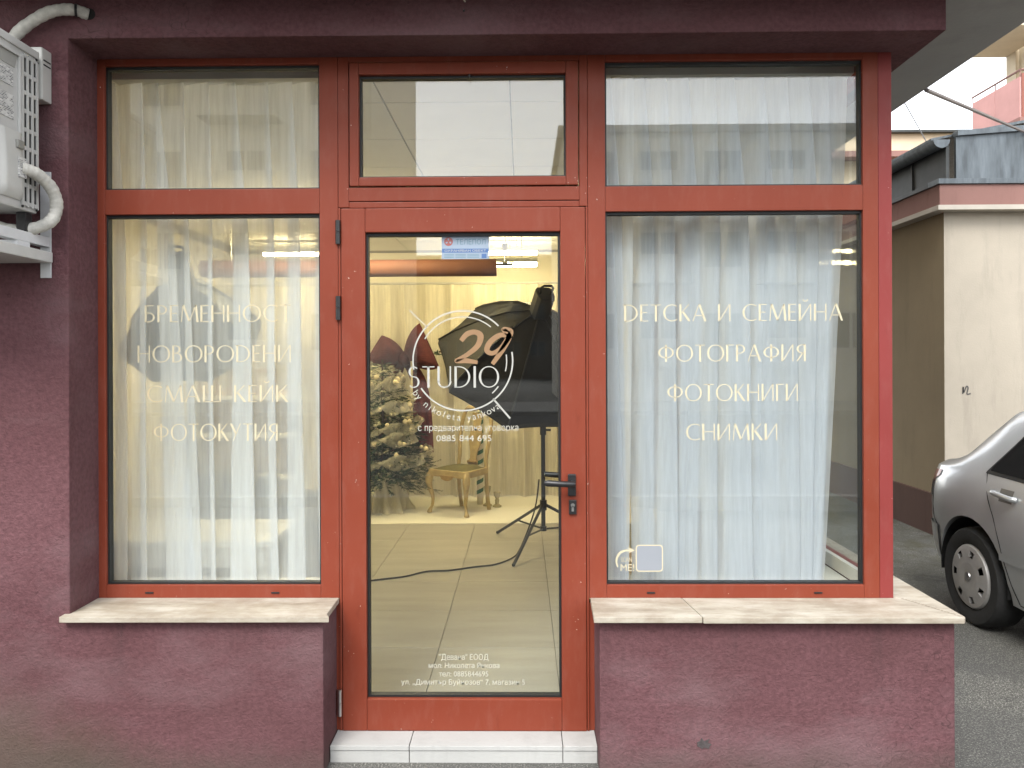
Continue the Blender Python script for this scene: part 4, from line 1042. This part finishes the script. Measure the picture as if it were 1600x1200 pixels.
MB().box(3.82, 4.0, 4.202, 16, 2.966, 3.155).build('cornice', PINK, nb)
MB().box(3.80, 14, 3.965, 4.15, 3.157, 3.205).build('flashing', ZINC, nb, bevel=.003)
MB().box(3.80, 3.99, 4.152, 16, 3.157, 3.195).build('flashing', DARKZINC, nb, bevel=.003)
for i in range(8):
    xa = 3.99 + i * .62; za, zb = 3.60 + .02 * i * 6.2 * .35, 3.60 + .02 * (i + 1) * 6.2 * .35
    MB().prism([(xa, 3.206), (xa + .618, 3.206), (xa + .618, zb), (xa, za)], 4.02, 4.05, 'y').build('metal_sheet', ZINC, nb)
    MB().prism([(xa, za + .001), (xa + .618, zb + .001), (xa + .618, zb + .05), (xa, za + .05)], 3.99, 4.08, 'y').build('coping', ZINC, nb, bevel=.003)
for i in range(10):
    ya = 4.06 + i * .62; MB().box(3.93, 3.95, ya, ya + .61, 3.196, 3.53).build('metal_sheet', DARKZINC, nb)
    MB().box(3.915, 3.93, ya - .01, ya + .012, 3.196, 3.53).build('seam', DARKZINC, nb)
m = MB(); rows = []
for y in (4.03, 10.5): rows.append([(3.86 + r * math.cos(q), y, 3.575 + r * math.sin(q)) for r, q in [(.075, math.pi + math.pi * k / 10) for k in range(11)] + [(.070, 2 * math.pi - math.pi * k / 10) for k in range(11)]])
m.grid(rows); m.build('gutter', ZINC, nb, smooth=40)
MB().prism([(3.86 + .077 * math.cos(math.pi + math.pi * k / 12), 3.575 + .077 * math.sin(math.pi + math.pi * k / 12)) for k in range(13)], 4.02, 4.032, 'y').build('gutter_end', ZINC, nb)
MB().prism([(3.80, 3.585), (9, 4.55), (9, 4.60), (3.80, 3.605)], 4.09, 12, 'y').build('roof', ZINC, nb)
gr = brush([(4.085, 1.235), (4.09, 1.30), (4.095, 1.25), (4.12, 1.305), (4.135, 1.29), (4.125, 1.235), (4.16, 1.240)], [.012] * 7)
poly_mesh(gr, simple('grey_marker', (.10, .095, .09), .8), nb, 'graffiti', 4.096)

# far buildings beyond the neighbour
fb = thing('far_beige_building', 'far beige building with dark roof edge above the alley gutter', 'building', (8, 24, 0))
MB().box(4, 22, 24, 34, -.2, 9.50).build('wall', render_wall('far_beige', (.62, .50, .36), .15), fb)
MB().box(3.8, 22.2, 23.8, 34.2, 9.502, 9.58).build('roof_edge', DARKZINC, fb)
MB().box(9, 13.7, 23.4, 23.99, 8.55, 8.75).build('canopy', PINK, fb)
pb = thing('balcony_building', 'pale tall building with a pink panelled balcony at the upper right', 'building', (9.6, 12.5, 0))
PB = render_wall('pale_cream', (.62, .54, .40), .15); PNK = render_wall('pink_panel', (.50, .27, .25), .1)
MB().box(9.78, 20, 10.4, 12.40, -.2, 14).build('wall', PB, pb)
MB().box(9.70, 9.77, 12.10, 12.40, -.2, 14).build('pier', PB, pb)
MB().box(9.0, 9.775, 10.9, 12.09, 5.82, 5.94).build('balcony_slab', PINK, pb)
for i in range(2): MB().box(9.02, 9.05, 10.93 + i * .735, 10.93 + i * .735 + .725, 5.945, 6.68).build('balcony_panel', PNK, pb, bevel=.003)
MB().box(9.055, 9.74, 10.92, 10.95, 5.945, 6.74).build('balcony_panel', simple('brown_panel', (.24, .085, .06), .6, .1), pb)
RAIL = simple('rail_brown', (.22, .12, .10), .5)
MB().tube([(9.03, 10.92, 6.80), (9.03, 12.40, 6.80)], .02, 8).build('handrail', RAIL, pb); MB().tube([(9.03, 10.92, 6.80), (9.74, 10.92, 6.80)], .02, 8).build('handrail', RAIL, pb)
for y in (10.93, 11.66, 12.39): MB().tube([(9.03, y, 6.68), (9.03, y, 6.80)], .012, 6).build('rail_post', RAIL, pb)
MB().box(8.9, 9.695, 10.9, 12.4, 7.60, 7.74).build('balcony_slab', PB, pb)
tag(MB().tube([(2.06, .85, 2.92), (5.77, 5.4, 3.93)], .012, 6).build('overhead_cable', simple('grey_cable', (.20, .17, .16), .6)), 'thick cable running from the soffit edge down to the metal roof', 'cable')
tag(MB().tube([(2.02, 3.3, 5.76), (17.3, 23.8, 3.3)], .008, 6).build('overhead_cable', simple('grey_cable_b', (.35, .35, .36), .6)), 'thin faint cable against the sky above the far beige building', 'cable')

# ------------------------------------------------------------------ street opposite (seen as reflections in the panes)
def block(name, label, x0, x1, yf, depth, h, floors, bays, wall_c, z0=1.0, balc=(), winw=1.5, win_h=1.45, fc=(.55, .53, .50)):
    t = thing(name, label, 'building', ((x0 + x1) / 2, yf - depth / 2, 0)); WM = render_wall(name + '_render', wall_c, .15)
    MB().box(x0, x1, yf - depth, yf, -.2, h).build('wall', WM, t)
    MB().box(x0 - .2, x1 + .2, yf - depth, yf + .25, h + .001, h + .25).build('roof_edge', simple(name + '_coping', (.30, .28, .26), .8), t)
    fh = (h - z0) / floors; bw = (x1 - x0) / bays
    wf = simple(name + '_frame', fc, .5, .1); gl = simple(name + '_glass', (.05, .06, .07), .12, .2)
    for f in range(floors):
        for b in range(bays):
            cx = x0 + (b + .5) * bw; zz = z0 + f * fh + fh * .32
            fo = MB(); fo.box(cx - winw / 2, cx + winw / 2, yf, yf + .04, zz, zz + win_h); wo_ = fo.build('window', wf, t)
            for k in range(2): MB().box(cx - winw / 2 + .06 + k * winw / 2, cx - .06 + k * winw / 2, yf + .041, yf + .05, zz + .07, zz + win_h - .07).build('pane', gl, wo_)
            if (f, b) in balc or b in balc:
                bb = MB(); bb.box(cx - bw * .46, cx + bw * .46, yf, yf + 1.1, zz - .62, zz - .48); bb.box(cx - bw * .46, cx + bw * .46, yf + 1.02, yf + 1.1, zz - .479, zz + .42)
                bb.build('balcony', simple('balcony_%s' % name, scale(wall_c, .8), .8), t)
    return t
block('apartment_block', 'tall beige apartment block reflected in the left window panes', -24, -5.5, -25, 12, 19, 6, 6, (.70, .67, .60), balc=(1, 4))
block('terrace_block', 'long low building with balconies reflected in the right window panes', 1.6, 16, -26, 12, 10.2, 3, 6, (.60, .57, .51), balc=(1, 3, 5))
block('distant_block', 'distant brown building closing the street, reflected in the door glass', -16, 12, -70, 10, 11.5, 3, 12, (.08, .065, .05), fc=(.10, .085, .07))

# ------------------------------------------------------------------ parked car
car = thing('parked_car', 'silver grey saloon car parked in the alley with its rear wheel showing', 'car', (3.62, .48, -.115))
PAINT = Mat('silver_car_paint'); PAINT.color(PAINT.ramp(PAINT.noise(3, 5, .6), [(.3, (.54, .555, .565)), (.7, (.60, .615, .625))])); PAINT.b.inputs['Metallic'].default_value = .55; PAINT.rough(.30)
PAINT.b.inputs['Coat Weight'].default_value = .6; PAINT.b.inputs['Coat Roughness'].default_value = .08; PAINT = PAINT.m
RUBBER = simple('tyre_rubber', (.018, .018, .018), .85, .2, 30, .3, 120); CARGL = Mat('car_glass'); CARGL.color((.012, .016, .016)); CARGL.rough(.06); CARGL = CARGL.m
HUB = simple('hubcap_grey', (.44, .43, .42), .4, .12, 12, metal=.4); LAMPR = simple('tail_lamp_red', (.28, .015, .012), .2, .1); LAMPC = simple('lamp_clear', (.55, .52, .48), .15, .1)
CHARM = simple('car_black_trim', (.012, .012, .012), .6, .1)
# stations: X, plan half-width factor, sill z, belt z, roof-rail z, roof-rail half width, centre top z
STN = [(-1.975, 0.62, 0.4, 0.8, 0.84, 0.5, 0.86), (-1.946, 0.8, 0.32, 0.86, 0.92, 0.58, 0.95), (-1.872, 0.905, 0.26, 0.935, 0.965, 0.66, 0.99), (-1.746, 0.965, 0.22, 0.945, 0.985, 0.67, 1.005), (-1.605, 0.99, 0.21, 0.955, 1.04, 0.655, 1.08),
       (-1.45, 1, 0.2, 0.96, 1.175, 0.615, 1.24), (-1.25, 1, 0.2, 0.96, 1.315, 0.59, 1.385), (-1, 1, 0.2, 0.955, 1.395, 0.585, 1.455), (-0.6, 1, 0.19, 0.945, 1.42, 0.59, 1.48), (-0.1, 1, 0.19, 0.93, 1.42, 0.595, 1.48),
       (0.25, 1, 0.19, 0.92, 1.385, 0.6, 1.45), (0.6, 1, 0.19, 0.91, 1.21, 0.63, 1.27), (0.95, 0.995, 0.19, 0.905, 1, 0.67, 1.03), (1.15, 0.99, 0.2, 0.895, 0.92, 0.68, 0.95), (1.5, 0.975, 0.21, 0.8, 0.86, 0.66, 0.89),
       (1.85, 0.93, 0.22, 0.73, 0.79, 0.6, 0.82), (2.08, 0.82, 0.26, 0.64, 0.69, 0.5, 0.72), (2.18, 0.66, 0.32, 0.54, 0.58, 0.42, 0.6)]
def interp(X):
    for i in range(len(STN) - 1):
        if STN[i][0] <= X <= STN[i + 1][0]:
            t = (X - STN[i][0]) / (STN[i + 1][0] - STN[i][0]); p0, p1, p2, p3 = STN[max(0, i - 1)], STN[i], STN[i + 1], STN[min(len(STN) - 1, i + 2)]
            lin_ = [a + (b - a) * t for a, b in zip(p1, p2)]
            return lin_
    return list(STN[0] if X < STN[0][0] else STN[-1])
def section(X):
    _, wf, zs, zb, zr, wr, zt = interp(X); H = .852 * wf
    d = zb - zs
    pts = [(0, zs), (H * .80, zs), (H * .93, zs + .035), (H * .975, zs + d * .22), (H * .995, zs + d * .45), (H, zs + d * .62), (H * .992, zs + d * .76), (H * .972, zs + d * .90), (H * .935, zb)]
    b = pts[-1]
    for k in range(1, 6):
        t = k / 5; pts.append((b[0] + (wr - b[0]) * (t ** 1.12), zb + (zr - zb) * t))
    for k in range(1, 6):
        q = k / 5 * math.pi / 2; pts.append((wr * math.cos(q) if k < 5 else 0, zr + (zt - zr) * math.sin(q)))
    return pts
def surf(X, z):
    p = section(X)[1:]
    for a, b in zip(p, p[1:]):
        if a[1] <= z <= b[1] and b[1] > a[1]:
            t = (z - a[1]) / (b[1] - a[1]); return a[0] + (b[0] - a[0]) * t
    return p[-1][0] if z > p[-1][1] else p[0][0]
CARM = Matrix(((0, 1, 0, 3.645), (-1, 0, 0, .48), (0, 0, 1, -.115), (0, 0, 0, 1)))   # car X forward -> world -y, car Y left -> world +x
NX = []
for i in range(len(STN) - 1):
    n = max(1, int((STN[i + 1][0] - STN[i][0]) / .06)); NX += [STN[i][0] + (STN[i + 1][0] - STN[i][0]) * k / n for k in range(n)]
NX.append(STN[-1][0])
m = MB(CARM); rows = []
for X in NX:
    s = section(X); full = [(X, y, z) for y, z in s] + [(X, -y, z) for y, z in s[-2:0:-1]]; rows.append(full)
nn = len(rows[0])
m.v = [p for r in rows for p in r]
for i in range(len(rows) - 1):
    for k in range(nn): m.f.append((i * nn + k, i * nn + (k + 1) % nn, (i + 1) * nn + (k + 1) % nn, (i + 1) * nn + k))
m.f.append(tuple(range(nn))); m.f.append(tuple((len(rows) - 1) * nn + k for k in range(nn - 1, -1, -1)))
body = m.build('body', PAINT, car, smooth=35)
AXR, AXF, WR = -1.30, 1.30, .305
cut = MB(CARM)
for X in (AXR, AXF):
    for s in (-1, 1):
        cut.tube([(X, s * .58, WR + .01), (X, s * 1.05, WR + .01)], .365, 40)
co = cut.build('cut', None)
bo = body.modifiers.new('b', 'BOOLEAN'); bo.object = co; bo.operation = 'DIFFERENCE'; bo.solver = 'EXACT'
dg = bpy.context.evaluated_depsgraph_get(); nm = bpy.data.meshes.new_from_object(body.evaluated_get(dg)); body.modifiers.clear(); body.data = nm; bpy.data.objects.remove(co)
nm.set_sharp_from_angle(angle=R(35))
def patch(name, x0, x1, zlo, zhi, mat, side, off=.004, nx=14, nz=6, parent=None, thick=.006):
    m = MB(CARM); rows = []
    for i in range(nx + 1):
        X = x0 + (x1 - x0) * i / nx; a, b = zlo(X), zhi(X)
        rows.append([(X, side * (surf(X, a + (b - a) * k / nz) + off), a + (b - a) * k / nz) for k in range(nz + 1)])
    m.grid(rows); m.grid([[(p[0], p[1] - side * thick, p[2]) for p in r] for r in rows])
    return m.build(name, mat, parent or car, smooth='all', fix=False)
def c_(v): return lambda X: v
for s in (-1, 1):
    # door glass: upper line follows the roof rail
    top = lambda X: min(interp(X)[4] - .055, .955 + (X + 1.20) * 1.25 if X < -.85 else 9, 1.42 - max(0, X - .12) * .58)
    lo = lambda X: interp(X)[3] + .03
    patch('window_surround', -1.20, .80, lambda X: lo(X) - .022, lambda X: max(lo(X) - .01, top(X) + .022), CHARM, s, .0025, 40)
    patch('window', -1.16, -.80, lo, lambda X: max(lo(X) + .005, top(X)), CARGL, s, .006, 16)
    patch('window', -.775, -.22, lo, top, CARGL, s, .006, 12)
    patch('window', -.13, .70, lo, lambda X: max(lo(X) + .01, top(X)), CARGL, s, .006, 16)
    # shut lines
    SEAM = CHARM
    def seam(pts):
        P = cr([(x, s * (surf(x, z) + .0008), z) for x, z in pts], 6); MB(CARM).tube(P, .0028, 6).build('door_seam', SEAM, car)
    seam([(-1.19, .97), (-1.12, .84), (-1.04, .72), (-.99, .60), (-.95, .48), (-.90, .36), (-.87, .26)])
    seam([(-.18, .90), (-.17, .7), (-.17, .45), (-.18, .24)]); seam([(.86, .86), (.88, .7), (.86, .45), (.82, .26)])
    seam([(-.87, .255), (-.5, .245), (0, .243), (.4, .245), (.82, .255)])
    seam([(-1.83, .87), (-1.81, .75), (-1.78, .64), (-1.74, .58), (-1.69, .55)])
    patch('side_trim', -.98, .86, c_(.49), c_(.535), PAINT, s, .010, 30, 2, None, .012)
    for X in (-1.06, -.04):
        m = MB(CARM); P = [(X + .01, s * (surf(X, .87) + .004), .875), (X + .03, s * (surf(X, .87) + .030), .877), (X + .11, s * (surf(X, .87) + .036), .872), (X + .19, s * (surf(X, .87) + .030), .865), (X + .21, s * (surf(X, .87) + .004), .863)]
        m.tube(cr(P, 4), .015, 8, flat=1.1); m.build('door_handle', PAINT, car, smooth='all')
        patch('handle_recess_shade', X + .05, X + .17, lambda Q: .83, lambda Q: .905, simple('recess_shade_paint', (.16, .155, .145), .4, .05, metal=.5), s, .0015, 6, 4)  # shade of the handle bowl painted as a flat darker patch
    patch('tail_lamp', -1.93, -1.70, lambda X: .77 + (X + 1.93) * .50, lambda X: min(.93, .90 + (X + 1.93) * .10), LAMPR, s, .005, 10, 4)
    patch('lamp_lens', -1.945, -1.87, lambda X: .72, lambda X: .83, LAMPC, s, .008, 5, 3)
    patch('headlamp', 1.78, 2.06, lambda X: .58, lambda X: .70 - (X - 1.78) * .2, LAMPC, s, .005, 8, 3)
    patch('bumper_side', -1.955, -1.68, lambda X: .32, lambda X: .555, PAINT, s, .010, 12, 4)
    m = MB(CARM); m.box(.62, .80, s * .88 - .08, s * .88 + .08, .90, 1.02); m.build('mirror', PAINT, car, bevel=.03, seg=3)
    for X in (AXR, AXF):
        wy = s * .845; wh = part('wheel', car)
        Wc = CARM @ Vector((X, 0, WR))
        t_prof = [(.20, -.19), (.285, -.195), (.300, -.175), (WR, -.13), (WR, -.06), (.300, -.018), (.285, -.002), (.235, 0.0), (.205, -.010), (.20, -.05)]
        mm = MB(CARM); mm.lathe([(r, s * (.842 + h)) for r, h in t_prof], (X, 0, WR), 48, 'y'); mm.build('tyre', RUBBER, wh, smooth=40)
        mm = MB(CARM); mm.lathe([(.001, s * .800), (.204, s * .800)], (X, 0, WR), 32, 'y'); mm.build('rim', CHARM, wh)
        # hubcap: dished disc with seven windows
        mm = MB(CARM); seg_n = 7
        def hp(r, q, h): return (X + r * math.cos(q), s * h, WR + r * math.sin(q))
        for k in range(seg_n):
            q0 = 2 * math.pi * k / seg_n
            for j in range(6):
                a, b = q0 + 2 * math.pi / seg_n * j / 6, q0 + 2 * math.pi / seg_n * (j + 1) / 6
                spoke = j not in (2, 3)
                rings_ = [(0.0, .846), (.05, .850), (.085, .852), (.125, .850)] + ([(.165, .846)] if spoke else []) 
                for (r0, h0), (r1, h1) in zip(rings_, rings_[1:]): mm.add([hp(r0, a, h0), hp(r1, a, h1), hp(r1, b, h1), hp(r0, b, h0)], [(0, 1, 2, 3)])
                mm.add([hp(.165, a, .846), hp(.190, a, .842), hp(.190, b, .842), hp(.165, b, .846)], [(0, 1, 2, 3)])
                mm.add([hp(.190, a, .842), hp(.200, a, .828), hp(.200, b, .828), hp(.190, b, .842)], [(0, 1, 2, 3)])
                if spoke:
                    pass
                if j in (2,): mm.add([hp(.125, a, .850), hp(.165, a, .846), hp(.165, a, .815), hp(.125, a, .815)], [(0, 1, 2, 3)])
                if j in (3,): mm.add([hp(.125, b, .850), hp(.165, b, .846), hp(.165, b, .815), hp(.125, b, .815)], [(0, 1, 2, 3)])
        mm.build('hubcap', HUB, wh, smooth=30, fix=False)
        mm = MB(CARM); mm.lathe([(.028, s * .851), (.026, s * .857), (.012, s * .859)], (X, 0, WR), 20, 'y'); mm.build('hub_badge', STEEL, wh, smooth=True)
        mm = MB(CARM)
        mm.grid([[(X + .354 * math.cos(R(a_)), s * h_, WR + .01 + .354 * math.sin(R(a_))) for a_ in range(-8, 189, 7)] for h_ in (.60, .825)]); mm.build('wheel_arch_liner', CHARM, wh, fix=False)
# screens front and rear follow the roof crown
def screen(name, x0, x1, inset):
    m = MB(CARM); rows = []
    for i in range(9):
        X = x0 + (x1 - x0) * i / 8; _, wf, zs, zb, zr, wr, zt = interp(X); row = []
        for k in range(13):
            q = R(28 + (152 - 28) * k / 12); row.append((X, wr * math.cos(q), zr + (zt - zr) * math.sin(q) + .005))
        rows.append(row)
    m.grid(rows); m.build(name, CARGL, car, smooth='all', fix=False)
screen('windscreen', .30, 1.05, 0); screen('rear_window', -1.60, -1.22, 0)
